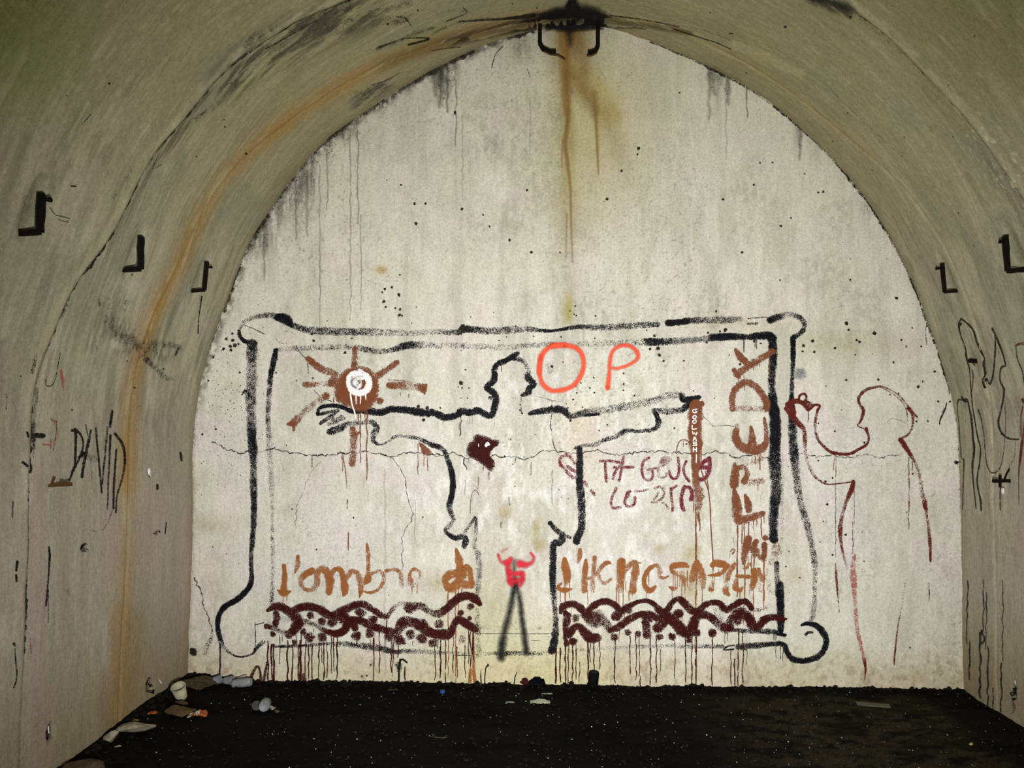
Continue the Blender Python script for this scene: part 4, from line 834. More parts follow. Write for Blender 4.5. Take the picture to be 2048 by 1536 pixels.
for x, y, r in [(830, 550, 62), (985, 645, 62), (1130, 640, 84), (1510, 510, 80), (1680, 620, 76), (315, 810, 46), (530, 835, 50), (610, 920, 44), (725, 780, 56), (815, 850, 76), (990, 852, 76), (1450, 830, 74), (1640, 800, 72), (1910, 840, 80), (1280, 630, 60)]: p.dot('N', x, y, r, .98)
for x, y, r in [(50, 610, 66), (280, 830, 80), (410, 890, 80), (550, 810, 74), (700, 860, 82), (860, 930, 74), (940, 670, 70), (1370, 430, 56), (1240, 510, 44), (1260, 870, 74), (1360, 590, 36), (540, 440, 86), (710, 680, 100)]: p.dot('O', x, y, r, .98 if x != 1260 else .6)
p.s('O', [(350, 870), (420, 740), (480, 690)], 70, .9)
p.s('P', [(282, 985, 46), (312, 912, 84), (420, 872, 84), (520, 902, 86), (625, 985, 86), (720, 905, 84), (830, 845, 72), (930, 842, 72), (1030, 892, 74), (1110, 965, 84), (1230, 895, 62), (1340, 842, 52), (1460, 830, 52), (1560, 882, 62), (1660, 985, 96), (1740, 945, 72), (1800, 855, 62), (1880, 802, 62), (1960, 852, 84), (2068, 962, 92), (2160, 960, 84),
            (2258, 882, 72), (2358, 852, 62), (2458, 872, 72), (2538, 950, 84), (2640, 900, 74), (2740, 842, 72), (2830, 852, 64), (2888, 932, 62)], c=1.12)
p.s('P', [(2888, 935, 60, .8), (2990, 952, 52, .55), (3190, 880, 62, .35)])
p.s('P', [(345, 990, 60), (365, 1080, 90), (345, 1250, 56), (360, 1420, 56)], c=1.05); p.s('P', [(395, 1290, 80), (455, 1210, 84), (530, 1180, 76), (600, 1250, 104), (680, 1330, 124), (780, 1335, 104)], c=1.12)
p.s('P', [(620, 1010, 120, 1.1), (720, 1060, 200, .95), (800, 1080, 200, .85), (900, 1130, 120, .75), (950, 1230, 80, .9)]); p.s('P', [(960, 1235, 66, 1.05), (1080, 1182, 86, 1.1), (1200, 1092, 84, 1.05), (1340, 1022, 76, 1.1), (1480, 1012, 76, 1.1), (1600, 1062, 92, 1.1), (1740, 1052, 116, 1.2), (1830, 1120, 114, 1.2), (1950, 1240, 124, 1.2), (2050, 1260, 100, 1.15), (2100, 1130, 114, 1.2), (2148, 1042, 94, 1.1), (2258, 1022, 94, 1.1), (2358, 1072, 84, 1.1),
            (2440, 1150, 104, .8), (2558, 1200, 124, 1.1), (2600, 1100, 104, .85), (2720, 1000, 130, 1.15), (2840, 1050, 116, 1.15), (2898, 1150, 112, 1.15), (2978, 1172, 92, 1.2), (3058, 1092, 84, 1.15), (3178, 1052, 72, 1.2), (3298, 1072, 60, 1.2), (3370, 1075, 18, 1.1)])
p.s('P', [(1610, 1200, 110), (1720, 1080, 110)], c=1.1); p.s('P', [(1440, 1120, 90), (1460, 1290, 96)], c=1.0); p.s('P', [(1900, 1000, 90, 1.1), (1820, 1050, 70, 1.1)])
for x, y, r, c in [(1012, 1320, 56, .95), (1200, 1255, 52, .95), (1340, 1292, 54, .95), (1630, 1318, 52, 1), (1800, 1322, 56, 1.1), (1050, 1030, 84, 1.05), (490, 1065, 64, .85), (450, 1385, 64, 1.05), (380, 1030, 60, 1.05), (1190, 940, 76, 1), (1470, 1060, 80, 1.05)]: p.dot('P', x, y, r, c)
for x, y, r, c in [(500, 1270, 56, 1.1), (712, 1270, 56, 1.15), (390, 1345, 60, 1), (240, 1000, 72, 1.1), (1050, 1085, 84, 1.05), (790, 1000, 120, .45), (800, 1060, 110, .5), (900, 1190, 80, 1.1)]: p.dot('Q', x, y, r, c)
for (x, y0, y1, w) in [(245, 900, 1460, 16), (298, 950, 1460, 20), (325, 950, 1470, 22), (405, 820, 1210, 9), (440, 800, 910, 8), (515, 900, 1460, 22), (580, 950, 1450, 16), (632, 700, 900, 9), (665, 960, 1460, 14), (692, 900, 1460, 26), (760, 900, 1350, 12), (800, 950, 1450, 15), (852, 960, 1440, 13), (940, 930, 1420, 13), (980, 930, 1200, 9), (1010, 930, 1430, 14), (1052, 920, 1400, 11), (1110, 830, 1340, 11), (1145, 830, 1310, 11),
                       (1188, 820, 1420, 16), (1640, 870, 1000, 9), (1690, 870, 1440, 14), (1770, 790, 1330, 12), (1845, 820, 980, 10), (1860, 560, 720, 8), (1940, 900, 1380, 10), (700, 800, 900, 12), (870, 740, 780, 8), (1460, 900, 980, 9)]: p.drip('N', x, y0, y1, w, 1.05, 9)
for (x, y0, y1, w) in [(50, 870, 1000, 12), (290, 910, 1330, 11), (325, 910, 1200, 11), (390, 960, 1120, 14), (890, 850, 1430, 12), (965, 870, 1400, 15), (1030, 880, 1280, 14), (1135, 800, 1330, 11), (1190, 980, 1400, 13), (1300, 960, 1400, 11), (1345, 760, 1200, 13), (1375, 780, 1250, 13), (1410, 780, 1150, 20), (930, 860, 1000, 9), (590, 900, 960, 8), (480, 1250, 1470, 14), (230, 560, 760, 7)]: p.drip('O', x, y0, y1, w, 1.05, 9)
for (x, y0, y1, w) in [(50, 190, 470, 12), (85, 190, 470, 11), (125, 130, 470, 11), (150, 130, 470, 9), (185, 150, 470, 9), (210, 120, 440, 7), (240, 300, 460, 6), (310, 110, 440, 10), (330, 110, 300, 7), (360, 110, 385, 9), (408, 110, 360, 7), (530, 110, 470, 9), (655, 90, 400, 7), (705, 80, 450, 7), (730, 100, 420, 6), (822, 110, 490, 10), (872, 110, 470, 9), (905, 200, 380, 5), (1022, 130, 440, 6), (1110, 130, 480, 8), (1162, 100, 480, 8),
                       (1195, 20, 490, 9), (1328, 100, 490, 8), (1482, 210, 490, 7), (1512, 280, 490, 9), (1540, 30, 500, 9), (1578, 60, 500, 7), (1610, 200, 320, 5), (1435, 60, 150, 5), (1450, 60, 130, 5)]: p.drip('V', x, y0, y1, w, 1.0, 5)
p.s('D', [(495, 1490, 24, 1), (515, 1420, 22, 1), (550, 1362, 18, 1), (575, 1400, 14, .9), (580, 1490, 22, 1)]); p.s('D', [(600, 1500, 24, 1), (620, 1400, 22, .9), (630, 1330, 14, .9)]); p.s('D', [(930, 1440), (935, 1480)], 40, .9)
p.done('painted_garland', P_OX, label='dark oxblood garland of waves and dots dripping to the floor')

# --- rust red profile of a praying person at the right
p = Paint()
p.s('C', [(945, 890, 26, 1.1), (1000, 950, 46, 1.05), (1060, 1020, 42, 1.0), (1095, 1060, 36, .9), (1105, 1150, 38, .85), (1110, 1250, 36, .6), (1135, 1350, 32, .6), (1180, 1440, 24, .75), (1240, 1490, 20, .85), (1300, 1510, 12, 1), (1400, 1502, 11, 1), (1490, 1490, 11, 1)])
p.s('C', [(970, 860, 52), (1020, 830, 42), (1080, 842, 36), (1132, 892, 36)], c=1.2); p.s('C', [(1052, 826), (1062, 782), (1100, 770), (1116, 800), (1096, 835)], 20, 1.1); p.s('C', [(1110, 830), (1150, 862), (1140, 890)], 34, 1.0); p.s('C', [(1150, 890), (1185, 860), (1226, 868), (1205, 905)], 20, 1.1); p.s('C', [(975, 870), (1010, 920)], 46, 1.2)
p.s('C', [(1212, 890, 22, 1), (1192, 970, 26, .8), (1190, 1060, 26, .7), (1215, 1150, 27, .85), (1270, 1210, 27, .95), (1330, 1250, 27, 1.15), (1460, 1262, 22, 1.15), (1540, 1225, 24, 1.15), (1612, 1180, 20, 1.15), (1626, 1120, 20, 1.05), (1604, 1058, 28, 1.15)])
p.s('C', [(1590, 1055, 10), (1535, 1030, 12), (1555, 1000, 18), (1575, 950, 26, .8), (1582, 900, 28, 1.05), (1550, 850, 24, .9), (1545, 800, 26, .95), (1590, 745, 28, .9), (1650, 722, 24, .85), (1720, 710, 20, .85), (1800, 735, 15, .7), (1880, 790, 15, .7), (1950, 870, 18, .8), (2022, 962, 15, 1.0)], c=1)
p.s('C', [(1720, 715), (1800, 755), (1880, 815), (1930, 890), (1945, 990)], 13, .6); p.s('C', [(1950, 885, 28, 1.1), (1985, 940, 24, 1.0), (1985, 1030, 22, .8), (1950, 1100, 20, .8), (1885, 1140, 18, .8)])
p.s('C', [(1888, 1145, 40, 1.2), (1950, 1240, 36, 1.15), (2000, 1320, 27, .8), (2038, 1420, 30, .6), (2064, 1560, 34, .6), (2080, 1640, 42, .75), (2092, 1700, 34, 1.05), (2100, 1750, 22, .7), (2115, 1850, 26, .8), (2128, 1990, 30, .9), (2132, 2140, 16, 1.15)])
p.s('M', [(1875, 325, 36, 1.25), (1862, 395, 48, 1.25), (1800, 540, 42, .8), (1755, 700, 42, .75), (1740, 830, 46, 1.0), (1755, 980, 30, .85), (1780, 1100, 26, .7), (1812, 1220, 26, .5)])
p.s('F', [(1590, 1310, 28, 1.2), (1600, 1385, 16, 1.2), (1592, 1480, 5, 1)]); p.s('F', [(1930, 640, 8, .3), (1900, 850, 16, .4), (1870, 1000, 16, .65), (1852, 1150, 16, .75), (1836, 1300, 14, 1.0), (1835, 1350, 10, 1)]); p.s('F', [(1355, 520, 10, .7), (1362, 640, 22, .9), (1375, 800, 12, .8), (1385, 920, 9, .7)])
for z, x, y0, y1, w in [('M', 1678, 60, 200, 9), ('M', 1695, 60, 1100, 8), ('M', 1885, 420, 760, 8), ('M', 1870, 740, 1060, 10), ('H', 870, 950, 1500, 10), ('H', 905, 950, 1080, 8), ('C', 1132, 900, 1000, 8), ('C', 1955, 1290, 1536, 7), ('I', 1268, 20, 170, 9), ('F', 1955, 0, 240, 8)]: p.drip(z, x, y0, y1, w, .8, 4)
p.done('painted_profile', P_RUSTRED, label='rust red outline of a person in profile with raised hands')
p = Paint()
p.s('F', [(1510, 450, 20, .9), (1500, 520, 54, .55), (1500, 620, 54, .8), (1508, 720, 50, .75), (1515, 850, 36, .6), (1525, 1000, 42, .65), (1545, 1120, 36, .75), (1575, 1250, 32, .7), (1588, 1310, 28, .7)])
p.done('faded_stroke', P_PINK, label='faded red stroke below the profile')

# --- little red sprayed man with black legs
p = Paint()
p.s('E', [(700, 660, 70, .7), (680, 780, 62, .65), (650, 930, 66, .6), (610, 1080, 74, .65), (590, 1200, 80, .8), (585, 1290, 80, .8)]); p.s('E', [(705, 680, 60, .6), (735, 820, 56, .6), (755, 980, 60, .65), (775, 1120, 66, .65), (790, 1250, 66, .7)]); p.s('E', [(690, 500, 60, .35), (690, 640, 50, .4)])
p.done('sprayed_legs', P_SPRAYK, label='black sprayed legs of the small man')
p = Paint()
p.s('E', [(560, 450, 34, .6), (585, 505, 40, .6), (640, 510, 60, .9), (660, 480, 44, .9)]); p.s('E', [(590, 420, 40, .25), (630, 400, 30, .25)]); p.s('E', [(740, 520, 70, 1.0), (790, 530, 54, .8), (835, 510, 40, .6), (850, 470, 36, .6), (828, 435, 26, .7)])
p.s('E', [(640, 550, 60, .8), (650, 640, 60, .8), (665, 690, 50, .6)]); p.s('E', [(650, 590, 50, .9), (700, 605, 44, .8), (755, 600, 56, .8), (755, 660, 54, .7), (740, 700, 50, .5)]); p.s('E', [(660, 670, 60, .6), (750, 650, 60, .5)])
p.done('sprayed_man', P_SPRAYR, label='small red sprayed man with raised arms')

# --- grey smudges and small flat dark specks
p = Paint(layer=2)
p.blob('C', [(1000, 570), (1040, 545), (1090, 548), (1135, 580), (1138, 620), (1100, 660), (1050, 665), (1005, 640)], .85)
p.blob('X', [(1088, 715), (1105, 712), (1110, 745), (1100, 765), (1086, 755)], .45)
p.s('N', [(400, 600, 120, .55), (520, 600, 100, .5)]); p.s('N', [(260, 560, 80, .45), (270, 640, 90, .5)])
p.done('grey_smudges', P_GREY)
p = Paint(layer=3)
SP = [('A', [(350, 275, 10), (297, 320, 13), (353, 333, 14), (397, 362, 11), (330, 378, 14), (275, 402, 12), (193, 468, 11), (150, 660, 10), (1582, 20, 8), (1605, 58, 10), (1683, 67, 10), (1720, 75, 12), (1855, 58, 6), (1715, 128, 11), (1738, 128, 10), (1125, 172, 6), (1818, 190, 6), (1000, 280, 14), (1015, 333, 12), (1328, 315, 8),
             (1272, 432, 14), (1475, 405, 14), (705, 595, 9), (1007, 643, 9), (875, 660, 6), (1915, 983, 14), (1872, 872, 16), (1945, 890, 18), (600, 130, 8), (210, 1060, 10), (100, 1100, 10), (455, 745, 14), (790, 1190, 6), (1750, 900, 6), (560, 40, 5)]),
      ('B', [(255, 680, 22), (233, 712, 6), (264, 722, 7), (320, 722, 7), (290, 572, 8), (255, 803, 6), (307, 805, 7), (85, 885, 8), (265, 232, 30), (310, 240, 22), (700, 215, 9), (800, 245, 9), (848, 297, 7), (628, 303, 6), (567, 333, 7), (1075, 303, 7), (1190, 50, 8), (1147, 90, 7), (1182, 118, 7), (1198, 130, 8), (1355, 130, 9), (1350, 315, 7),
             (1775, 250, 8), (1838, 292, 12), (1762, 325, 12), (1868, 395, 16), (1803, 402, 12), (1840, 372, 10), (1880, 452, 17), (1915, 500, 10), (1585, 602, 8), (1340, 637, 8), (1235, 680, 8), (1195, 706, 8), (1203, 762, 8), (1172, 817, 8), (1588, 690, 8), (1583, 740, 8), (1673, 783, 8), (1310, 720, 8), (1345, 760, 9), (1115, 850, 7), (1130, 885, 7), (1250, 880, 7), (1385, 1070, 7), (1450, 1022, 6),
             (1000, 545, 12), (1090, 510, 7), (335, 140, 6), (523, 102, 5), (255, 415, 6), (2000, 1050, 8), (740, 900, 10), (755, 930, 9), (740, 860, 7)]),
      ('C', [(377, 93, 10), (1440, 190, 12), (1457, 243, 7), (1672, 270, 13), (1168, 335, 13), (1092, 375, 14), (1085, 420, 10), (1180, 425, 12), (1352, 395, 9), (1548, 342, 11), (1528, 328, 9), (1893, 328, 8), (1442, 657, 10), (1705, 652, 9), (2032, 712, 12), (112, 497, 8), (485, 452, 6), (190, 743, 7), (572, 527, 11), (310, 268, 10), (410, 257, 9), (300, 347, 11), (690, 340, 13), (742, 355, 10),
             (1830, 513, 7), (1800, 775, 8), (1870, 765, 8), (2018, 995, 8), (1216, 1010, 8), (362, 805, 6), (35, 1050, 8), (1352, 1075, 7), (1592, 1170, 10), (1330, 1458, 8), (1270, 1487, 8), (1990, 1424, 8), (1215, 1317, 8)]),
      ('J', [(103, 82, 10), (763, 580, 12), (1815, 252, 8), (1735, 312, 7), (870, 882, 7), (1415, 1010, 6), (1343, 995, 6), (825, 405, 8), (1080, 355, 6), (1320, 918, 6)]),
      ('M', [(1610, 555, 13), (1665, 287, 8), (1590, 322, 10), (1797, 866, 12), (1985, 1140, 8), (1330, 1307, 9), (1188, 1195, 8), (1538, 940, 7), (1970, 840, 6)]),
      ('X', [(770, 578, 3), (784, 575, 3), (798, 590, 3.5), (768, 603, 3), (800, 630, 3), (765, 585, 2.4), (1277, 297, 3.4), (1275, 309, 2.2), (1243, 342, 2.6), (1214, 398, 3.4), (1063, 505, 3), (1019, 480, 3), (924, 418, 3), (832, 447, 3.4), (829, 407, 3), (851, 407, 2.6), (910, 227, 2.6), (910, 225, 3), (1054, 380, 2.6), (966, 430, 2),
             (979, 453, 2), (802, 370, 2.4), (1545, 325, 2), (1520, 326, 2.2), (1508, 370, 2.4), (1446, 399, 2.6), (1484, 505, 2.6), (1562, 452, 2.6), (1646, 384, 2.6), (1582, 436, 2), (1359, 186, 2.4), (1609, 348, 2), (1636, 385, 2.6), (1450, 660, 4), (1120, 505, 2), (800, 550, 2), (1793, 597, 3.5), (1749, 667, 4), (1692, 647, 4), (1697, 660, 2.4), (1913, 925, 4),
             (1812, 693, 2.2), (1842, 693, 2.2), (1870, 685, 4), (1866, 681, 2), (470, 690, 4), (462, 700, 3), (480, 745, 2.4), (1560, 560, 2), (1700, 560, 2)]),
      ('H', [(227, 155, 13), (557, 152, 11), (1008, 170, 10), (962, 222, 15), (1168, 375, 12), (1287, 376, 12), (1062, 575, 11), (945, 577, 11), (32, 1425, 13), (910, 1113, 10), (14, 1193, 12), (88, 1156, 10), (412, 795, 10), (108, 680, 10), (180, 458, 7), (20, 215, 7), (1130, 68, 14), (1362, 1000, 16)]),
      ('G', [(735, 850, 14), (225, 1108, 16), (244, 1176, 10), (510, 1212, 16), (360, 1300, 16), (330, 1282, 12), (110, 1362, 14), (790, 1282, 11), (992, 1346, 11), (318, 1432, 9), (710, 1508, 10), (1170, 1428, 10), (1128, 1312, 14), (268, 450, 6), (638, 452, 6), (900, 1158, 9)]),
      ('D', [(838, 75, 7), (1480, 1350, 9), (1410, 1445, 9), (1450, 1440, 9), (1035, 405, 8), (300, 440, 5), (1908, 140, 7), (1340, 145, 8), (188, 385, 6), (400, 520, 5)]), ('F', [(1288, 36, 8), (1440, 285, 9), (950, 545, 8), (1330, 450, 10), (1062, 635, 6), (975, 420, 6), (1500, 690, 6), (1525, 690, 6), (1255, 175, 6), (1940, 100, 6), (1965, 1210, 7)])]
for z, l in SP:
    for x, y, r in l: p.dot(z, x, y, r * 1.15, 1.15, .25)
for _ in range(260):   # fine specks beside the left post
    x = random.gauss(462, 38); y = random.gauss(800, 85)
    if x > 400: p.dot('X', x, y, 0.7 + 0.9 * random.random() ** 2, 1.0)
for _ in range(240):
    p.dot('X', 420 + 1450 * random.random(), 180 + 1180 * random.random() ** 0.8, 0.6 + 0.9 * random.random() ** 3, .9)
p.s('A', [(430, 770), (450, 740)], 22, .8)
p.done('dark_specks', P_DARK, kind='stuff', label='small black specks on the plaster')

# --- left wall scrawls
p = Paint('vault', layer=2); p.gain = 1.2
p.ss('L2', 17, .95, [(600, 45, 24), (628, 50, 22), (632, 200, 18), (628, 340, 20)], [(625, 40, 26), (670, 75, 16), (692, 140, 14), (688, 200, 14), (655, 290, 14), (618, 355, 20), (580, 450, 12)], [(756, 45, 14), (735, 140, 20), (705, 280, 22), (680, 425, 20)], [(660, 265, 16), (700, 235, 34)], [(795, 30, 12), (818, 260, 15), (845, 555, 13)], [(892, 20, 16, .7), (870, 250, 15, .75), (850, 480, 12, .85)],
      [(915, 85, 18, .9), (905, 300, 15, .85), (890, 690, 10, .8)], [(962, 200, 12), (945, 450, 16), (940, 680, 16)], [(955, 75, 24, .95), (1010, 150, 20, .9), (1032, 260, 18, .9), (1018, 400, 16, .85), (970, 580, 12, .9), (960, 715, 14, .9)], [(940, 690, 8, .6), (850, 860, 7, .6), (690, 850, 6, .35)], [(745, 220, 16, .5), (768, 440, 12, .45)])
p.ss('L2', 60, .45, [(700, 250), (760, 265), (800, 285)])
p.s('L1', [(930, 1320, 16), (920, 1400, 20), (912, 1450, 14)], c=1); p.s('L1', [(800, 1460), (808, 1530)], 12, .8); p.s('L1', [(712, 1430), (730, 1520)], 10, .8)
p.done('painted_name', P_BLACK, WL, label='thin black name DAVID scrawled on the side wall')
p = Paint('vault', layer=3)
p.ss('L2', 20, 1.0, [(265, 95, 40), (310, 85, 44), (360, 88, 40)], [(290, 100, 26, .9), (285, 260, 18, .5)], [(210, 60), (218, 95)], [(175, 305, 24), (215, 335, 24)], [(235, 345, 14), (235, 480, 16), (222, 620, 14)], [(405, 1000, 16), (412, 1080, 18), (400, 1300, 10)], [(400, 1300, 10), (385, 1480, 16)], [(228, 1100, 16), (215, 1180, 12)], [(120, 1230), (122, 1280)], [(128, 1120), (120, 1190)], [(1480, 230), (1488, 290)], [(92, 630, 10), (88, 760, 8)], [(1360, 800, 10), (1352, 890, 8)], [(1290, 490), (1290, 520)])
p.s('L1', [(245, 1000, 30, .6), (265, 920, 40, .6), (285, 850, 24, .6)]); p.s('L1', [(500, 840, 9), (460, 1050, 9), (430, 1110, 12), (385, 1110, 9), (378, 1060, 7)], c=.8); p.s('L1', [(420, 1370, 10), (440, 1400, 9), (470, 1400, 9), (475, 1460, 8), (445, 1640, 8)], c=.7); p.s('L1', [(40, 1180, 10, .6), (35, 1300, 10, .6)]); p.s('L1', [(90, 1240), (130, 1330)], 9, .5)
p.s('L1', [(810, 400), (820, 455)], 28, .5); p.s('L1', [(870, 560, 90, .42), (930, 620, 120, .48), (960, 700, 110, .45), (1100, 760, 110, .48), (1200, 800, 130, .5), (1330, 770, 80, .42), (1470, 800, 70, .45)]); p.s('L1', [(1050, 430, 70, .35), (1000, 500, 90, .35)]); p.s('L1', [(1180, 880, 60, .6), (1270, 960, 50, .55), (1350, 1040, 60, .45), (1420, 1060, 40, .3)]); p.s('L1', [(805, 790), (800, 830)], 18, .6)
p.s('L1', [(1440, 860), (1460, 800)], 24, .7); p.s('L1', [(1650, 380, 14), (1640, 450, 12), (1625, 560, 8), (1620, 680, 12)], c=.95); p.s('L3', [(110, 560, 16), (112, 640, 12), (120, 800, 14), (95, 880, 10)], c=.8); p.s('L3', [(100, 520), (110, 535)], 24, 1)
for x, y0, y1 in [(225, 0, 330), (400, 0, 350), (210, 400, 600)]: p.drip('L3', x, y0, y1, 10, .75, 6)
for (x, y, r) in [(1090, 205, 8), (600, 1310, 9), (1050, 912, 7), (1340, 975, 9), (155, 1030, 8), (1290, 845, 6), (1140, 1280, 6), (1110, 1130, 6)]: p.dot('L1', x, y, r)
for (x, y, r) in [(630, 483, 8), (1442, 900, 9), (1320, 745, 6), (1315, 705, 5), (1155, 920, 6), (380, 553, 5)]: p.dot('Z1', x, y, r)
p.s('Z1', [(405, 1083), (430, 1086)], 8, 1); p.s('Z1', [(470, 720), (500, 690), (525, 660)], 5, .8); p.s('Z1', [(280, 1210, 4), (310, 1250, 5), (350, 1262, 5), (400, 1275, 4)], c=.9); p.s('Z1', [(320, 1275, 4), (350, 1288, 4), (390, 1296, 4)], c=.9)
p.done('black_marks', P_BLACK, WL, label='black dabs and speckled smears on the side wall')
p = Paint('vault', layer=3)
p.s('L1', [(505, 985, 14), (515, 1040, 28), (530, 1150, 8)], c=1); p.ss('L2', 16, .75, [(360, 160), (430, 165)], [(425, 120), (422, 190)], [(440, 150), (478, 90), (470, 0), (445, -40)]); p.s('L3', [(255, 480), (262, 600)], 20, .5); p.s('L3', [(310, 1050, 60, .25), (300, 1250, 60, .25)])
p.done('red_marks', P_PINK, WL, label='small faded red marks on the side wall')

# --- near joint crack on the vault and crown cracks
p = Paint('vault', layer=1)
jl = catmull(J2_PX[1:25], 8)
for i in range(0, len(jl) - 6, 5):
    c = 0.55 + 0.6 * random.random(); w = 2 + 5 * random.random()
    p.s('X', [(q[0] + random.uniform(-2, 2), q[1] + random.uniform(-2, 2), w, c) for q in jl[i:i + 7:2]], wob=.6)
jr = catmull(J2_PX[26:32], 8)
for i in range(0, len(jr) - 6, 5):
    p.s('X', [(q[0], q[1], 2 + 2.5 * random.random(), .35 + .4 * random.random()) for q in jr[i:i + 7:2]], wob=.6)
p.s('Z1', [(1560, 290, 10, .7), (1700, 210, 12, .7), (1850, 120, 12, .6)]); p.s('Z1', [(1150, 700, 18, .5), (1250, 620, 18, .5)]); p.s('Z1', [(1290, 520, 14, .45), (1390, 480, 14, .45)]); p.s('Z1', [(930, 910), (900, 990), (950, 965)], 5, .7)
p.s('Z2', [(350, 100, 10, .8), (400, 110, 16, .7), (440, 160, 12, .6)], c=.7); p.s('Z2', [(250, 280, 14, .9), (400, 230, 10, .6), (540, 230, 12, 1), (420, 265, 12, 1)]); p.s('Z2', [(540, 300), (620, 285), (720, 275)], 6, .8); p.s('Z2', [(640, 130, 9, .8), (760, 80, 9, .7), (740, 50, 7, .6)]); p.s('Z2', [(200, 500, 5, .7), (300, 465, 5, .7), (380, 420, 5, .5)])
p.s('Z2', [(720, 130, 10, .9), (850, 120, 12, .9), (1000, 110, 16, 1.0), (1150, 90, 26, 1.1)]); p.s('Z2', [(1340, 50, 12, 1), (1360, 10, 14, 1)]); p.s('Z2', [(1400, 50, 16, 1), (1380, -10, 16, 1)]); p.s('Z2', [(1600, 95, 9, .9), (1800, 120, 7, .8), (2000, 160, 7, .8)])
p.s('Z3', [(0, 175), (120, 215), (240, 250), (330, 290)], 7, .9); p.s('Z3', [(0, 150), (150, 175), (330, 240)], 6, .5); p.s('Z3', [(800, 5, 16, .8), (900, 20, 30, .7), (1010, 60, 34, .7)]); p.dot('Z3', 1028, 107, 9); p.dot('Z3', 650, 160, 10); p.s('Z3', [(320, 200), (345, 200)], 6, .9); p.dot('Z2', 300, 145, 10); p.dot('Z2', 475, 65, 8); p.dot('Z2', 1170, 48, 6); p.dot('Z2', 1028, 25, 5)
for (x, y) in [(1015, 662), (1160, 995), (1345, 805), (1628, 803), (930, 825), (425, 425), (1610, 495), (1660, 1250), (1748, 1443), (210, 80), (1765, 205)]: p.dot('Z3', x, y, 5)
p.s('Z3', [(880, 490, 6, .4), (1010, 620, 6, .5), (1190, 790, 5, .5), (1380, 960, 5, .4)])
p.done('joint_cracks', P_DARK, CE, label='black cracks and mould along the vault joint')
p = Paint('vault', layer=2)
for pts in ([(1160, 1300), (1350, 1240), (1500, 1320), (1660, 1400)],): pass
for (z, l, w, c) in [('Z1', [(1620, 360), (1720, 330), (1830, 320), (1990, 200)], 4, .45), ('Z1', [(880, 790), (960, 700), (1020, 650)], 14, .35), ('Z1', [(800, 880), (870, 800)], 22, .35), ('Z1', [(690, 1100), (760, 980), (830, 880)], 26, .35), ('Z1', [(580, 1420), (650, 1300)], 26, .35), ('Z1', [(1060, 590), (1110, 520), (1200, 440)], 16, .35), ('Z1', [(1250, 370), (1400, 250)], 20, .3), ('Z1', [(1590, 140), (1700, 70)], 14, .35), ('Z1', [(0, 960), (60, 870)], 22, .3), ('Z1', [(900, 1400), (960, 1280), (1000, 1200)], 10, .35),
                     ('Z3', [(340, 250), (420, 290), (510, 300)], 40, .38), ('Z3', [(540, 360), (660, 400), (800, 450)], 26, .3), ('Z3', [(1770, 770), (1850, 900), (1950, 1060), (2040, 1200)], 50, .36), ('Z3', [(1620, 110), (1700, 180), (1800, 260)], 20, .25), ('Z3', [(1330, 1050), (1440, 1160), (1560, 1300), (1700, 1440)], 5, .5), ('Z3', [(1500, 1130), (1640, 1290), (1740, 1450)], 5, .45), ('Z3', [(1620, 210), (1650, 250)], 4, .6), ('Z3', [(1790, 310), (1900, 420), (2000, 520)], 30, .25),
                     ('G', [(1130, 0), (1300, 120), (1480, 270), (1600, 470)], 7, .4), ('G', [(1290, 0), (1420, 160), (1520, 300)], 9, .5), ('G', [(1580, 180), (1780, 600), (1900, 900)], 6, .4), ('L1', [(640, 60), (590, 220), (540, 350)], 10, .4), ('L1', [(560, 430), (545, 480)], 14, .7), ('L1', [(1120, 330), (1210, 210)], 8, .4), ('L1', [(230, 1536), (255, 1250), (300, 1100)], 8, .4)]:
    p.s(z, l, w, c)
p.done('pale_scuffs', paint_mat('chalk_scuff', (0.46, 0.43, 0.32), vary=.1), CE, label='pale chalky scuffs on the vault')

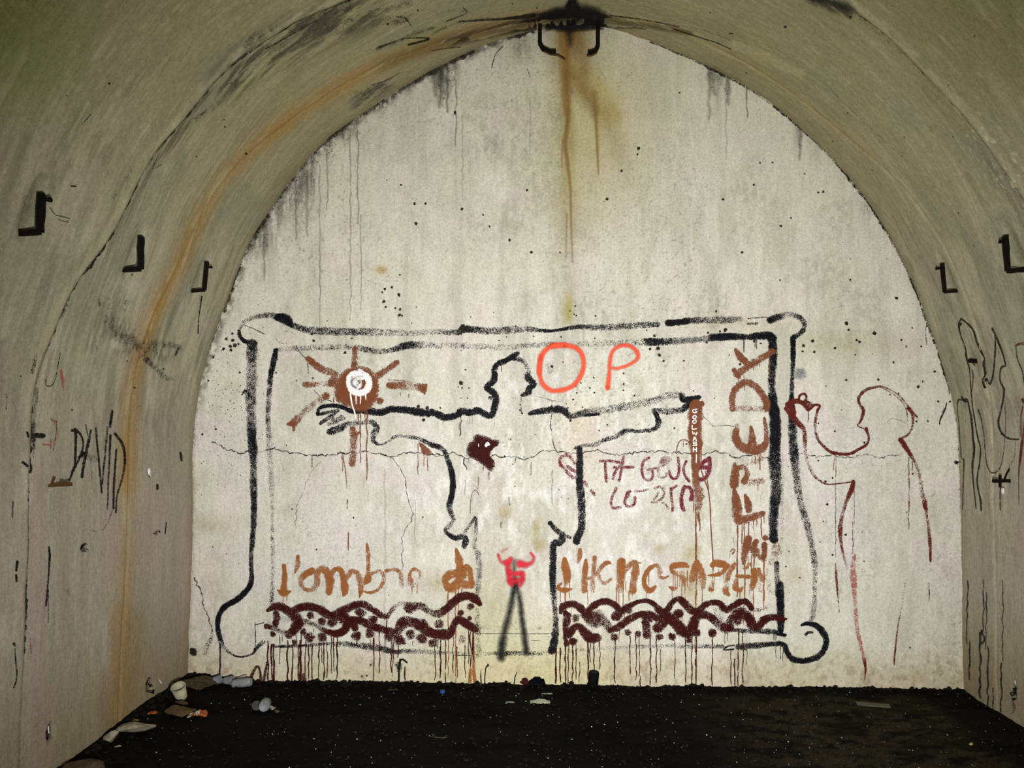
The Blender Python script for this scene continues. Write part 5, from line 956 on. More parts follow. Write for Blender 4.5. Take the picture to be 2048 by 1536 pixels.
# --- speckled mould on the vault above the near joint
p = Paint('vault', layer=3)
for z, l, w, c in [('Z1', [(1440, 260), (1560, 180), (1720, 110), (1900, 50)], 60, .42), ('Z1', [(1600, 330), (1750, 250), (1900, 200), (2040, 130)], 70, .36), ('Z1', [(1700, 180), (1850, 110), (2040, 40)], 60, .5), ('Z1', [(1850, 220), (1990, 150), (2048, 120)], 50, .42), ('Z1', [(1150, 710), (1280, 610), (1390, 500)], 36, .38), ('Z1', [(1290, 540), (1390, 470)], 30, .42), ('Z1', [(1430, 260), (1500, 190)], 46, .5),
                   ('Z2', [(0, 150), (150, 110), (300, 60), (420, 20)], 60, .42), ('Z2', [(60, 190), (250, 130), (420, 100)], 50, .38), ('Z2', [(330, 140), (400, 120)], 40, .55), ('Z2', [(240, 290), (330, 260), (480, 190), (560, 170)], 26, .5), ('Z2', [(560, 200), (700, 140), (900, 110)], 24, .45), ('Z2', [(600, 90), (700, 60), (800, 90)], 22, .35), ('Z2', [(120, 550), (200, 520), (280, 505)], 46, .5), ('Z2', [(120, 610), (200, 550)], 24, .4),
                   ('Z1', [(640, 1180), (700, 1080), (760, 990)], 22, .36), ('Z1', [(1820, 180), (1900, 140)], 50, .45), ('Z1', [(800, 1330), (830, 1290)], 26, .4), ('Z1', [(60, 1270), (130, 1200)], 60, .22), ('Z3', [(820, 0), (930, 30), (1020, 60)], 60, .5), ('Z3', [(1250, 250), (1400, 350), (1500, 440)], 40, .3), ('Z3', [(1060, 90), (1180, 180), (1260, 240)], 30, .32),
                   ('L1', [(900, 480), (930, 420), (870, 560)], 60, .3), ('L1', [(760, 330), (740, 420), (700, 520)], 60, .22), ('L1', [(490, 560), (540, 480), (590, 400)], 40, .4), ('L1', [(300, 1040), (340, 900), (380, 820)], 40, .42), ('L1', [(260, 1536), (275, 1350), (300, 1150)], 60, .48), ('L2', [(280, 0), (290, 180)], 60, .42), ('L2', [(570, 1350), (580, 1400)], 50, .3)]:
    p.s(z, l, w, c, wob=.4)
p.done('mould_smears', P_MOULD, CE, label='grey black mould smears along the vault joints')
p = Paint(layer=2)
for x, y0, y1, w, c in [(884, 118, 215, 34, .55), (902, 110, 190, 24, .5), (872, 135, 190, 22, .4), (690, 250, 300, 34, .5), (712, 238, 290, 20, .45), (660, 285, 330, 40, .5), (625, 310, 430, 30, .45), (600, 345, 470, 44, .42), (585, 365, 440, 24, .45), (560, 400, 470, 30, .4), (525, 450, 540, 40, .42), (505, 480, 530, 24, .45), (480, 540, 600, 20, .4), (760, 205, 235, 40, .42), (1040, 75, 120, 30, .35), (1420, 140, 195, 16, .5), (1438, 145, 185, 14, .5), (1456, 160, 205, 18, .5),
                        (1515, 185, 205, 16, .35), (1598, 250, 315, 14, .45), (1736, 405, 440, 16, .38), (1215, 55, 90, 30, .3), (1110, 215, 260, 40, .25), (985, 280, 300, 60, .2), (462, 600, 640, 16, .4), (1745, 330, 420, 20, .18), (940, 90, 130, 30, .3), (820, 170, 200, 30, .35)]:
    p.s('X', [(x, y0, w, c), (x + random.uniform(-3, 3), y0 + (y1 - y0) * .35, w * .8, c * .95), (x + random.uniform(-4, 4), y0 + (y1 - y0) * .7, w * .5, c * .8), (x + random.uniform(-4, 4), y1, w * .25, c * .5)], wob=.5)
p.done('mould_smears', P_MOULD, label='grey mould hanging below the arch')

# --- black patch round the crown, painted shade of broken holes, pale chips
p = Paint('vault', layer=4)
p.s('X', [(1030, 54, 16, .5), (1075, 46, 30, .9), (1115, 38, 44, 1.3), (1155, 33, 50, 1.4), (1195, 38, 40, 1.3), (1225, 46, 22, .9), (1290, 54, 10, .5)]); p.s('X', [(1085, 42, 22, 1.2), (1150, 40, 34, 1.4), (1205, 44, 22, 1.2)])
p.s('X', [(900, 86, 20, .35), (980, 66, 22, .5), (1060, 47, 24, .8)]); p.s('X', [(1150, 30, 30, 1.1), (1146, 5, 20, .9), (1150, -20, 20, .9)]); p.s('X', [(1120, 25, 20, .6), (1070, 30, 14, .4)])
p.done('crown_black', P_SPRAYK, CE, label='black patch at the crown of the vault')
p = Paint(layer=7); p.s('X', [(1095, 57, 12, .5), (1140, 54, 22, 1.0), (1185, 55, 14, .8), (1205, 58, 8, .5)]); p.s('X', [(1138, 60, 26, .5), (1140, 90, 18, .3)]); p.done('crown_black', P_SPRAYK)
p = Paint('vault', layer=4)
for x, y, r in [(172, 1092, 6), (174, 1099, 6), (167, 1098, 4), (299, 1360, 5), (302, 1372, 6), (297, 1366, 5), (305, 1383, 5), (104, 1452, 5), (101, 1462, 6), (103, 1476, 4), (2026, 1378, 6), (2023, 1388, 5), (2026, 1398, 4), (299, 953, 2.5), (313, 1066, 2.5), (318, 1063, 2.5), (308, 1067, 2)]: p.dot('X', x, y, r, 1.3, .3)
p.done('hole_shade_dots', P_BLACK, CE, label='flat black dots painting the shade inside small broken holes')  # flat black dots put the shade of the holes into colour
p = Paint('vault', layer=5)
p.ss('X', 2.6, .95, [(299, 938), (300, 952)], [(106, 1452), (107, 1466)], [(2029, 1362), (2030, 1374)], [(318, 1360), (322, 1366)]); p.done('pale_chips', P_WHITE, CE)

# --- right wall dripping lines
p = Paint('vault', layer=2); p.gain = 1.35
p.s('R', [(285, 65, 9), (340, 108, 11), (380, 160, 10), (405, 240, 12), (435, 320, 8), (456, 372, 9), (455, 410, 12), (465, 500, 8), (450, 540, 11), (468, 595, 14), (470, 525, 7), (500, 570, 13), (528, 480, 9), (540, 310, 10), (540, 200, 7), (520, 140, 10)], c=1)
p.s('R', [(522, 150, 14), (545, 195, 12), (570, 260, 13), (600, 340, 11), (620, 430, 8), (595, 435, 15), (580, 470, 8), (578, 545, 9), (605, 605, 13), (605, 660, 12), (585, 760, 9), (563, 860, 13), (590, 945, 13), (650, 988, 11), (720, 995, 9)], c=.95)
p.s('R', [(285, 70, 9), (268, 110, 12), (285, 200, 7), (318, 300, 9), (322, 360, 12), (348, 460, 7), (356, 560, 6), (364, 660, 8), (378, 780, 7), (410, 960, 8), (436, 1070, 8), (430, 1180, 9), (410, 1320, 9), (440, 1470, 12), (445, 1540, 10)], c=.95); p.dot('R', 282, 108, 12); p.s('R', [(362, 420, 10), (376, 520, 7), (364, 640, 5)], c=.8)
p.s('R', [(285, 665, 7), (300, 690, 12), (320, 705, 14)], c=1); p.s('R', [(262, 690, 12), (256, 740, 5), (264, 850, 5), (280, 1030, 5), (290, 1130, 6), (312, 1155, 9), (306, 1300, 6), (300, 1530, 6)], c=.85); p.s('R', [(262, 688, 10), (300, 690, 12), (330, 688, 10), (348, 760, 10), (360, 810, 14), (372, 900, 12), (378, 980, 12), (388, 1070, 14), (375, 1200, 12), (382, 1350, 7), (405, 1530, 6)], c=.95)
p.s('R', [(415, 765, 11), (440, 850, 7), (465, 1000, 6), (480, 1150, 6), (520, 1248, 8), (580, 1215, 6), (610, 1080, 5), (618, 900, 4), (612, 740, 4)], c=.8); p.s('R', [(700, 290, 6), (712, 380, 7), (748, 470, 8), (768, 590, 7)], c=.9); p.drip('R', 583, 1330, 1536, 7, 1, 2); p.drip('R', 505, 1290, 1536, 4, .5, 2); p.drip('R', 320, 720, 860, 4, .5, 3)
p.s('R', [(700, 1010, 4), (690, 1130, 4), (650, 1200, 5)], c=.7); p.s('R', [(690, 700, 3), (720, 860, 4), (728, 960, 4)], c=.5)
for x, y0, y1, w in [(1585, 0, 520, 7), (1605, 500, 810, 10), (1715, 0, 420, 8), (1690, 430, 960, 14), (1740, 100, 560, 8), (1755, 540, 1040, 10), (1865, 0, 660, 6), (1860, 680, 1080, 10), (1800, 880, 1060, 6)]: p.drip('I', x, y0, y1, w, .9, 7)
p.s('I', [(1705, 410, 14), (1690, 480, 12), (1700, 520, 14), (1725, 480, 12), (1705, 420, 10)], c=1); p.drip('I', 1955, 930, 1080, 26, .5, 5)
p.done('dripping_lines', P_DARK, WR, label='dark thin painted lines dripping down the side wall')
p = Paint('vault', layer=3)
p.s('R', [(700, 278, 16, .8), (730, 260, 22, .8), (775, 262, 24, .7)]); p.s('R', [(748, 690, 24, 1), (765, 720, 16, 1)]); p.s('R', [(750, 740, 10, 1), (736, 830, 8, .9), (742, 980, 10, .9)]); p.s('R', [(768, 750, 10, .9), (762, 900, 12, .9), (745, 1060, 20, 1), (735, 1150, 18, 1), (725, 1225, 10, 1), (725, 1500, 6, .7)])
p.done('red_drips', P_RUSTRED, WR, label='rust red dripping strokes at the near side wall')


# ---------------------------------------------------------------- floor
def floor_h(x, y):
    x = np.asarray(x, float); y = np.asarray(y, float)
    h = -0.0125 * x + 0.020 * (fbm(x * 4, y * 4, 111, 4) - 0.5) + 0.012 * (fbm(x * 22, y * 22, 112, 3) - 0.5)
    h = h + 0.020 * sstep(D - 0.22, D, y) * fbm(x * 9, y * 2, 113, 3)
    h = h + 0.045 * sstep(-1.95, -2.4, x + 0.15 * (fbm(x * 3, y * 3, 114) - .5)) * sstep(3.7, 4.3, y)
    return h
def build_floor():
    m = bpy.data.materials.new('wet_cinder_earth'); t = nt(m)
    out = N(t, 'ShaderNodeOutputMaterial'); b = N(t, 'ShaderNodeBsdfPrincipled')
    at = N(t, 'ShaderNodeAttribute', attribute_name='Col'); tc = N(t, 'ShaderNodeTexCoord')
    n1 = N(t, 'ShaderNodeTexNoise', i_Scale=120.0, i_Detail=5.0, i_Roughness=0.7); t.links.new(tc.outputs['Object'], n1.inputs['Vector'])
    f = math_n(t, 'MULTIPLY', math_n(t, 'POWER', n1.outputs[0], 3.0), 7.0)
    c = N(t, 'ShaderNodeCombineColor'); [t.links.new(f, c.inputs[i]) for i in range(3)]
    t.links.new(mixc(t, 1.0, at.outputs['Color'], c.outputs[0], 'MULTIPLY'), b.inputs['Base Color'])
    b.inputs['Roughness'].default_value = 0.85; b.inputs['Specular IOR Level'].default_value = 0.05
    bp = N(t, 'ShaderNodeBump', i_Strength=0.8, i_Distance=0.01); t.links.new(n1.outputs[0], bp.inputs['Height']); t.links.new(bp.outputs[0], b.inputs['Normal'])
    t.links.new(b.outputs[0], out.inputs[0])
    xs = np.arange(-2.62, 2.95, 0.011)
    ys = np.concatenate([np.linspace(-4, 3.2, 60), np.arange(3.215, D + 0.03, 0.011)])
    X, Y = np.meshgrid(xs, ys, indexing='ij'); Z = floor_h(X, Y)
    c = np.empty(X.shape + (3,)); c[:] = (0.0018, 0.0017, 0.0012)
    px = VX + X / np.maximum(Y, 1) * FPX; py = VY + CZ / np.maximum(Y, 1) * FPX
    m1 = sstep(0.42, 0.62, fbm(X * 2.2, Y * 6, 115, 4)); c = lay(c, (0.0048, 0.0044, 0.0020), m1)
    m2 = sstep(0.45, 0.65, fbm(X * 1.8 + 5, Y * 5, 116, 4)); c = lay(c, (0.0055, 0.0034, 0.0020), m2 * 0.7)
    m3 = sstep(0.6, 1.5, X) * sstep(4.72, 4.6, Y) * sstep(0.35, 0.55, fbm(X * 9, Y * 16, 117, 4)); c = lay(c, (0.036, 0.032, 0.018), m3 * 0.8)
    m4 = sstep(0.45, 0.6, fbm(X * 5, Y * 14, 118, 4)) * sstep(1.1, 2.0, X); c = lay(c, (0.014, 0.016, 0.006), m4 * 0.7)
    c = lay(c, (0.0018, 0.0018, 0.0014), sstep(D - 0.14, D - 0.05, Y) * 0.8)
    c = lay(c, (0.0018, 0.0018, 0.0014), sstep(2.3, 2.45, X + 0.1 * fbm(X * 4, Y * 4, 119)) * 0.8)
    idx = np.arange(X.size).reshape(X.shape)
    q = np.stack([idx[:-1, :-1], idx[1:, :-1], idx[1:, 1:], idx[:-1, 1:]], -1).reshape(-1, 4)
    return mesh_np('floor', np.stack([X, Y, Z], -1).reshape(-1, 3), q, m, col=c.reshape(-1, 3), kind='structure', label='black wet cinder floor with faint moss')
FLOOR = build_floor()

def scatter(name, n, place, size, mat, label, sub=1):
    """many small irregular lumps joined into one"""
    bm = bmesh.new(); bmesh.ops.create_icosphere(bm, subdivisions=sub, radius=1.0)
    base = np.array([v.co[:] for v in bm.verts]); fs = np.array([[v.index for v in f.verts] for f in bm.faces]); bm.free()
    V, Q = [], []
    for i in range(n):
        x, y = place()
        s = size()
        b = base * (1 + 0.5 * (rng.random((len(base), 1)) - 0.5)) * np.array([1, .7 + .5 * rng.random(), .5 + .4 * rng.random()])
        a = rng.random() * 6.28; ca, sa = math.cos(a), math.sin(a)
        b = b @ np.array([[ca, sa, 0], [-sa, ca, 0], [0, 0, 1]])
        V.append(b * s + np.array([x, y, float(floor_h(x, y)) + s * 0.25])); Q.append(fs + i * len(base))
    return mesh_np(name, np.vstack(V), np.vstack(Q), mat, smooth=False, kind='stuff', label=label, parent=FLOOR)
M_CLOD = solid_mat('black_clods', (0.003, 0.003, 0.0025), (0.010, 0.008, 0.005), rough=0.9, scale=60, spec=0.1)
M_GLINT = solid_mat('glint_chips', (0.30, 0.30, 0.27), (0.75, 0.75, 0.72), rough=0.5, scale=60)
XL, XR = -2.36, 2.66
scatter('cinder_gravel', 2600, lambda: (rng.uniform(XL, XR), rng.uniform(3.5, D - .02)), lambda: 0.003 + 0.010 * rng.random() ** 3, M_CLOD, 'loose black cinders strewn over the tunnel floor')
scatter('cinder_bank', 700, lambda: (rng.uniform(XL, XR), D - abs(rng.normal(0, .05))) if rng.random() < .75 else (XL + abs(rng.normal(0, .05)), rng.uniform(3.7, D)), lambda: 0.005 + 0.016 * rng.random() ** 2.5, M_CLOD, 'black clods banked up along the foot of the walls')
scatter('glint_chips', 420, lambda: (rng.uniform(XL, XR), rng.uniform(3.55, D - .05)), lambda: 0.0016 + 0.0022 * rng.random() ** 3, M_GLINT, 'tiny pale chips standing for glints on the wet black floor')  # pale chips added in place of glints on the wet gravel


# ---------------------------------------------------------------- iron hooks and fixings
def tube(bm, pts, r, sides=6, square=False, taper=None):
    """sweep a round or square bar along 3-D points"""
    pts = [Vector(q) for q in pts]; n = len(pts); prev = None; rings = []
    for i, q in enumerate(pts):
        d = (pts[min(i + 1, n - 1)] - pts[max(i - 1, 0)]).normalized()
        ref = Vector((0, 1, 0)) if abs(d.y) < 0.9 else Vector((1, 0, 0))
        u = d.cross(ref).normalized(); w = d.cross(u).normalized()
        rr = r if taper is None else r * taper[i]
        # widen mitred corners
        if 0 < i < n - 1:
            c = (pts[i] - pts[i - 1]).normalized().dot((pts[i + 1] - pts[i]).normalized()); rr *= 1.0 / max(0.6, math.sqrt((1 + c) / 2)) if c < 0.99 else 1
        k = 4 if square else sides; ph = math.pi / 4 if square else 0
        rings.append([bm.verts.new(q + (u * math.cos(ph + 2 * math.pi * j / k) + w * math.sin(ph + 2 * math.pi * j / k)) * rr * (1.25 if square else 1)) for j in range(k)])
    for a, b in zip(rings, rings[1:]):
        for j in range(len(a)): bm.faces.new((a[j], a[(j + 1) % len(a)], b[(j + 1) % len(a)], b[j]))
    bm.faces.new(rings[0]); bm.faces.new(rings[-1])
def rough_up(bm, amt):
    for v in bm.verts: v.co += Vector((random.uniform(-amt, amt), random.uniform(-amt, amt), random.uniform(-amt, amt)))
def at_y(px, py, y): return Vector(((px - VX) * y / FPX, y, CZ - (py - VY) * y / FPX))
def subdiv(pts, k=4):
    out = []
    for a, b in zip(pts, pts[1:]):
        for i in range(k): out.append(a.lerp(b, i / k))
    return out + [pts[-1]]

def wall_hook(name, anchor, pts, peg, r, label):
    """anchor: picture place on the vault that fixes the depth; pts: bar outline in the picture at that depth"""
    y = float(vault_ay(*anchor)[1])
    P = [at_y(a, b, y) for a, b in pts]
    root = empty(name, P[-1], label=label, cat='hook', group='iron hooks set in the vault')
    loc = P[-1]
    out = (P[-1] - P[-2]).normalized()
    bm = bmesh.new(); tube(bm, [q - loc for q in subdiv(P[:2], 5)] , r, square=True); rough_up(bm, r * .12); bm_obj('bar', bm, M_IRON, parent=root)
    bm = bmesh.new(); tube(bm, [q - loc for q in subdiv([P[1], P[2], P[2] + out * 0.04], 3)], r * .95, square=True); rough_up(bm, r * .12); bm_obj('leg', bm, M_IRON, parent=root)
    if peg:
        a, b = at_y(*peg[0], y), at_y(*peg[1], y)
        bm = bmesh.new(); tube(bm, [q - loc for q in subdiv([a, b], 2)], r * .55, sides=8, taper=[1, 1, 1.7]); bm_obj('peg', bm, M_IRON, parent=root)
    return root
wall_hook('iron_hook', (385, 582), [(414, 524), (409, 580), (386, 582)], ((414, 535), (424, 534)), .0105, 'small black iron hook on the left nearest the painted wall')
wall_hook('iron_hook', (250, 540), [(283, 474), (281, 538), (250, 540)], None, .0125, 'black iron hook on the left between the rust streak and the crack')
wall_hook('iron_hook', (42, 466), [(84, 388), (80, 464), (42, 466)], ((84, 400), (102, 399)), .0125, 'large black iron hook on the left nearest the picture edge')
wall_hook('iron_hook', (1914, 582), [(1884, 528), (1889, 584), (1913, 582)], ((1884, 537), (1872, 537)), .0105, 'small black iron hook on the right nearest the painted wall')
wall_hook('iron_hook', (2046, 540), [(2010, 472), (2015, 542), (2046, 540)], ((2010, 484), (1999, 483)), .0125, 'black iron hook on the right cut by the picture edge')

yc = float(vault_ay(1150, 40)[1])
for pts, lb in (([(1081, 22), (1080, 60), (1080, 88), (1086, 98), (1100, 104), (1112, 104)], 'longer black crown hook left of the rust streak'), ([(1197, 22), (1196, 60), (1196, 92), (1191, 103), (1180, 106), (1176, 106)], 'shorter black crown hook right of the rust streak')):
    P = [at_y(a, b, yc) for a, b in pts]; loc = P[0]
    root = empty('crown_hook', loc, label=lb, cat='hook', group='pair of hooks hanging from the crown')
    bm = bmesh.new(); tube(bm, [q - loc for q in P], .0135, square=True); rough_up(bm, .0012); bm_obj('bar', bm, M_IRON, parent=root)
    left = pts[0][0] < 1150
    Q = [at_y(a, b, yc - .012) for a, b in ([(1088, 103), (1100, 109), (1116, 111), (1130, 119)] if left else [(1193, 106), (1184, 111), (1174, 112)])]
    bm = bmesh.new(); tube(bm, [q - loc for q in Q], .0055, sides=6); bm_obj('bent_tip', bm, M_RUSTIRON, parent=root)

def fixing(name, anchor, tip, r, mat, label, cat, square=True):
    y = float(vault_ay(*anchor)[1]); a, b = at_y(*anchor, y), at_y(*tip, y)
    d = (b - a).normalized(); root = empty(name, a, label=label, cat=cat)
    bm = bmesh.new(); tube(bm, [q - a for q in subdiv([a - d * .03, b], 4)], r, square=square); rough_up(bm, r * .15); bm_obj('bar', bm, mat, parent=root)
    return root, a, b
root, a, b = fixing('rusty_bracket', (102, 971), (143, 968), .0095, M_RUSTIRON, 'short rusty bracket sticking out of the left wall below the black name', 'bracket')
bm = bmesh.new(); tube(bm, [Vector((0, -.004, 0)) + (b - a) * .62 + Vector((0, 0, z)) for z in (-.004, .016)], .008, sides=8); bm_obj('bolt', bm, M_RUSTIRON, parent=root)
bm = bmesh.new(); tube(bm, [Vector((0.004, 0, .01)), Vector((.016, 0, .040))], .006, sides=5); bm_obj('broken_edge', bm, M_RUSTIRON, parent=root)
root, a, b = fixing('broken_bracket', (2018, 962), (1986, 962), .0105, M_IRON, 'broken black bracket on the right wall with a white porcelain chip', 'bracket')
M_PORC = solid_mat('white_porcelain', (.55, .55, .52), (.8, .8, .78), rough=.4)
bm = bmesh.new(); bmesh.ops.create_icosphere(bm, subdivisions=2, radius=1); [v.co.__imul__(1 + random.uniform(-.15, .15)) for v in bm.verts]
bmesh.ops.transform(bm, matrix=Matrix.Translation(at_y(2006, 982, a.y) - a) @ Matrix.Diagonal((.009, .010, .020, 1)), verts=bm.verts); bm_obj('porcelain_chip', bm, M_PORC, True, parent=root)
bm = bmesh.new(); tube(bm, [at_y(2008, 962, a.y) - a, at_y(2013, 948, a.y) - a, at_y(2020, 936, a.y) - a], .006, sides=6); bm_obj('wire_end', bm, M_IRON, parent=root)
bm = bmesh.new(); tube(bm, [at_y(2000, 950, a.y) - a, at_y(2000, 975, a.y) - a], .008, sides=8); bm_obj('bolt', bm, M_IRON, parent=root)
fixing('iron_peg', (1949, 722), (1938, 722), .0125, M_IRON, 'stubby black peg in the pocket above the dripping lines', 'peg', False)

# fixing at the foot of the end wall: an iron stub under a spalled patch
root = empty('iron_stub', (float((798 - VX) * K), D - .03, 0.0), label='thin black iron stub standing against the wall foot under the left garland', cat='stub')
L = Vector(root.location)
bm = bmesh.new(); tube(bm, subdiv([at_y(798, 1374, D - .03) - L, at_y(798, 1336, D - .03) - L, at_y(801, 1318, D - .025) - L], 3), .0055, sides=6); rough_up(bm, .001); bm_obj('stem', bm, M_IRON, parent=root)
bm = bmesh.new(); tube(bm, subdiv([at_y(799, 1322, D - .03) - L, at_y(806, 1319, D - .03) - L, at_y(815, 1326, D - .03) - L], 2), .005, sides=6); bm_obj('bent_tip', bm, M_IRON, parent=root)
p = Paint(layer=6); p.blob('X', [(798, 1318), (806, 1328), (806, 1342), (799, 1350), (791, 1340), (788, 1326)], .8); p.dot('X', 386, 1302, 8, 1.2); p.dot('X', 388, 1306, 7, 1.2); p.done('spall_and_hole_shade', P_DARK)  # spall blob, plus two dots painting the shade of a corner hole
root = empty('bent_wire', at_y(969, 1374, D - .04), label='thin bent black wire rising from the floor between the figure legs', cat='wire'); L = Vector(root.location)
bm = bmesh.new(); tube(bm, [at_y(a, b, D - .04) - L for a, b in [(969, 1374), (970, 1352), (972, 1336), (977, 1329), (978, 1333)]], .0032, sides=5); bm_obj('strand', bm, M_IRON, parent=root)
M_STALK = solid_mat('dead_stalk', (.008, .007, .004), (.03, .025, .012), rough=.9)
for x, y0, x1, y1, lb in [(1028, 1366, 1034, 1344, 'dark dead grass blade left of the black bag'), (963, 1366, 962, 1340, 'dark dead stalk just left of the bent wire'), (893, 1372, 891, 1345, 'dark dead stalk below the left garland drips'), (484 + 797, 1374, 1281, 1352, 'dark dead stalk right of the scorched can')]:
    root = empty('dead_stalk', at_y(x, y0, D - .03), label=lb, cat='stalk', group='dead stalks at the wall foot'); L = Vector(root.location)
    bm = bmesh.new(); tube(bm, [at_y(x, y0 + 6, D - .03) - L, at_y((x + x1) / 2 - 1, (y0 + y1) / 2, D - .03) - L, at_y(x1, y1, D - .03) - L], .004, sides=5, taper=[1, .9, .3]); bm_obj('blade', bm, M_STALK, parent=root)

# ---------------------------------------------------------------- litter on the floor
def ground(px, py):
    y = CZ * FPX / (py - VY)
    for _ in range(6):
        x = (px - VX) * y / FPX; y = (CZ - float(floor_h(x, min(y, D - .01)))) * FPX / (py - VY)
    y = min(y, D - .02)
    x = (px - VX) * y / FPX
    return Vector((x, y, float(floor_h(x, y))))
M_STONE = solid_mat('pale_plaster_lump', (.12, .10, .065), (.36, .32, .23), rough=.9, scale=25)
M_BROWNST = solid_mat('brown_stone', (.03, .022, .012), (.09, .065, .035), rough=.9, scale=30)
M_BRICKY = solid_mat('brown_brick', (.035, .022, .010), (.10, .062, .025), rough=.95, scale=35)
def lump(name, px, py, dims, mat, label, cat, seed, rz=0, rx=0, cut=None, sub=3, amp=.22, sink=.12):
    random.seed(seed); bm = bmesh.new(); bmesh.ops.create_icosphere(bm, subdivisions=sub, radius=.5)
    for v in bm.verts:
        n = v.co.normalized(); c = 1.0
        for k in range(10):   # facet the lump with a few random planes
            pn = Vector((math.sin(seed * 3.1 + k * 2.4), math.cos(seed * 1.7 + k * 4.1), math.sin(seed + k * 1.3))).normalized(); dd = v.co.dot(pn)
            lim = .20 + .07 * ((seed * 7 + k * 3) % 3)
            if dd > lim: v.co -= pn * (dd - lim)
    for v in bm.verts: v.co *= 1 + amp * (vnoise(v.co.x * 6 + seed, v.co.y * 6 + v.co.z * 4, seed) - .5) * .6
    g = ground(px, py)
    M = Matrix.Rotation(rz, 4, 'Z') @ Matrix.Rotation(rx, 4, 'X') @ Matrix.Diagonal((dims[0] * 1.5, dims[1] * 1.5, dims[2] * 1.6, 1))
    bmesh.ops.transform(bm, matrix=M, verts=bm.verts); zmin = min(v.co.z for v in bm.verts)
    bmesh.ops.translate(bm, vec=(0, 0, -zmin - dims[2] * sink), verts=bm.verts)
    o = bm_obj(name, bm, mat, label=label, cat=cat); o.location = g
    return o
lump('plaster_lump', 219, 1486, (.075, .06, .07), M_STONE, 'pale wedge of broken plaster standing against the left wall', 'rubble', 3, rz=.5, rx=.4)
lump('plaster_slab', 266, 1464, (.15, .08, .035), M_STONE, 'flat pale slab of plaster between two lumps by the left wall', 'rubble', 5, rz=.25, rx=-.35)
lump('floor_stone', 170, 1545, (.135, .08, .05), M_BROWNST, 'rounded tan stone at the very bottom of the picture', 'stone', 8, rz=.2)
lump('brick_fragment', 361, 1432, (.135, .06, .055), M_BRICKY, 'brown broken brick lying left of the orange packet', 'brick', 4, rz=.08, amp=.35)
lump('floor_stone', 362, 1408, (.085, .05, .03), M_BROWNST, 'dull brown stone between the white cup and the broken brick', 'stone', 12)
lump('rag', 390, 1375, (.17, .09, .055), solid_mat('mouldy_cloth', (.015, .012, .007), (.06, .045, .024), rough=1, scale=40), 'mouldy brown rag heaped in the far left corner', 'rag', 14, amp=.6)
lump('floor_stone', 545, 1420, (.028, .02, .018), M_STONE, 'small pale pebble right of the upright can end', 'stone', 16)
lump('floor_stone', 554, 1426, (.022, .02, .014), M_BROWNST, 'smaller brown pebble lowest right of the upright can end', 'stone', 17)
lump('floor_stone', 238, 1494, (.035, .02, .012), M_STONE, 'flat pale chip in front of the plaster wedge', 'stone', 18)
lump('floor_stone', 1942, 1490, (.02, .016, .012), solid_mat('yellow_chip', (.35, .28, .06), (.55, .48, .16)), 'tiny yellow chip alone on the mossy floor at right', 'stone', 19)
lump('red_wad', 1051, 1371, (.05, .035, .035), solid_mat('red_plastic', (.025, .003, .004), (.06, .008, .008), rough=.5), 'dull red plastic wad beside the black bag', 'litter', 20, amp=.7)

def crumple(name, px, py, w, d, h, mats, label, cat, seed, rz=0):
    """a crumpled sheet with thickness; faces take one of the materials by bands"""
    random.seed(seed); n = 12; bm = bmesh.new(); vs = []
    for i in range(n):
        for j in range(n):
            u, v = i / (n - 1) - .5, j / (n - 1) - .5
            z = h * (.25 + .75 * float(fbm(u * 4 + seed, v * 4, seed, 3))) * (1.15 - 2.2 * max(abs(u), abs(v)) ** 2)
            vs.append(bm.verts.new((u * w * (1 + random.uniform(-.12, .12)), v * d * (1 + random.uniform(-.12, .12)), max(z, .002) + random.uniform(0, h * .18))))
    for i in range(n - 1):
        for j in range(n - 1):
            f = bm.faces.new((vs[i * n + j], vs[(i + 1) * n + j], vs[(i + 1) * n + j + 1], vs[i * n + j + 1]))
            f.material_index = 0 if len(mats) == 1 else int(float(fbm(i * .35 + seed, j * .35, seed + 4, 2)) > .52)
    ext = bmesh.ops.solidify(bm, geom=bm.faces[:], thickness=.0015)
    bmesh.ops.rotate(bm, cent=(0, 0, 0), matrix=Matrix.Rotation(rz, 3, 'Z'), verts=bm.verts)
    zm = min(v.co.z for v in bm.verts); bmesh.ops.translate(bm, vec=(0, 0, -zm), verts=bm.verts)
    o = bm_obj(name, bm, mats[0], label=label, cat=cat); [o.data.materials.append(m) for m in mats[1:]]; o.location = ground(px, py)
    return o
M_ORANGEP = solid_mat('orange_foil', (.36, .07, .02), (.55, .16, .04), rough=.35); M_WHITEP = solid_mat('white_foil', (.5, .46, .40), (.75, .72, .66), rough=.4)
crumple('snack_packet', 395, 1432, .10, .06, .055, [M_ORANGEP, M_WHITEP], 'crumpled orange and white packet right of the broken brick', 'packet', 3, .3)
crumple('foil_scrap', 306, 1427, .055, .03, .022, [M_ORANGEP], 'small orange foil scrap against the left wall', 'scrap', 4, .2)
crumple('foil_scrap', 270, 1444, .035, .025, .018, [solid_mat('tan_paper', (.22, .13, .05), (.36, .24, .10))], 'tan paper scrap above the flat plaster slab', 'scrap', 5)
M_CREAM = solid_mat('cream_tissue', (.38, .38, .26), (.60, .60, .46), rough=.8)
crumple('tissue', 1080, 1406, .115, .05, .034, [M_CREAM], 'crumpled cream tissue in front of the black bag', 'tissue', 6, .1)
crumple('tissue', 1093, 1388, .075, .02, .012, [M_CREAM], 'flat cream strip between the black bag and the crumpled tissue', 'tissue', 7)
crumple('tissue', 1020, 1405, .05, .016, .008, [M_CREAM], 'small flat cream scrap left of the crumpled tissue', 'tissue', 8)
crumple('tissue', 957, 1370, .035, .018, .014, [M_CREAM], 'tiny cream scrap at the wall foot below the figure', 'tissue', 9)
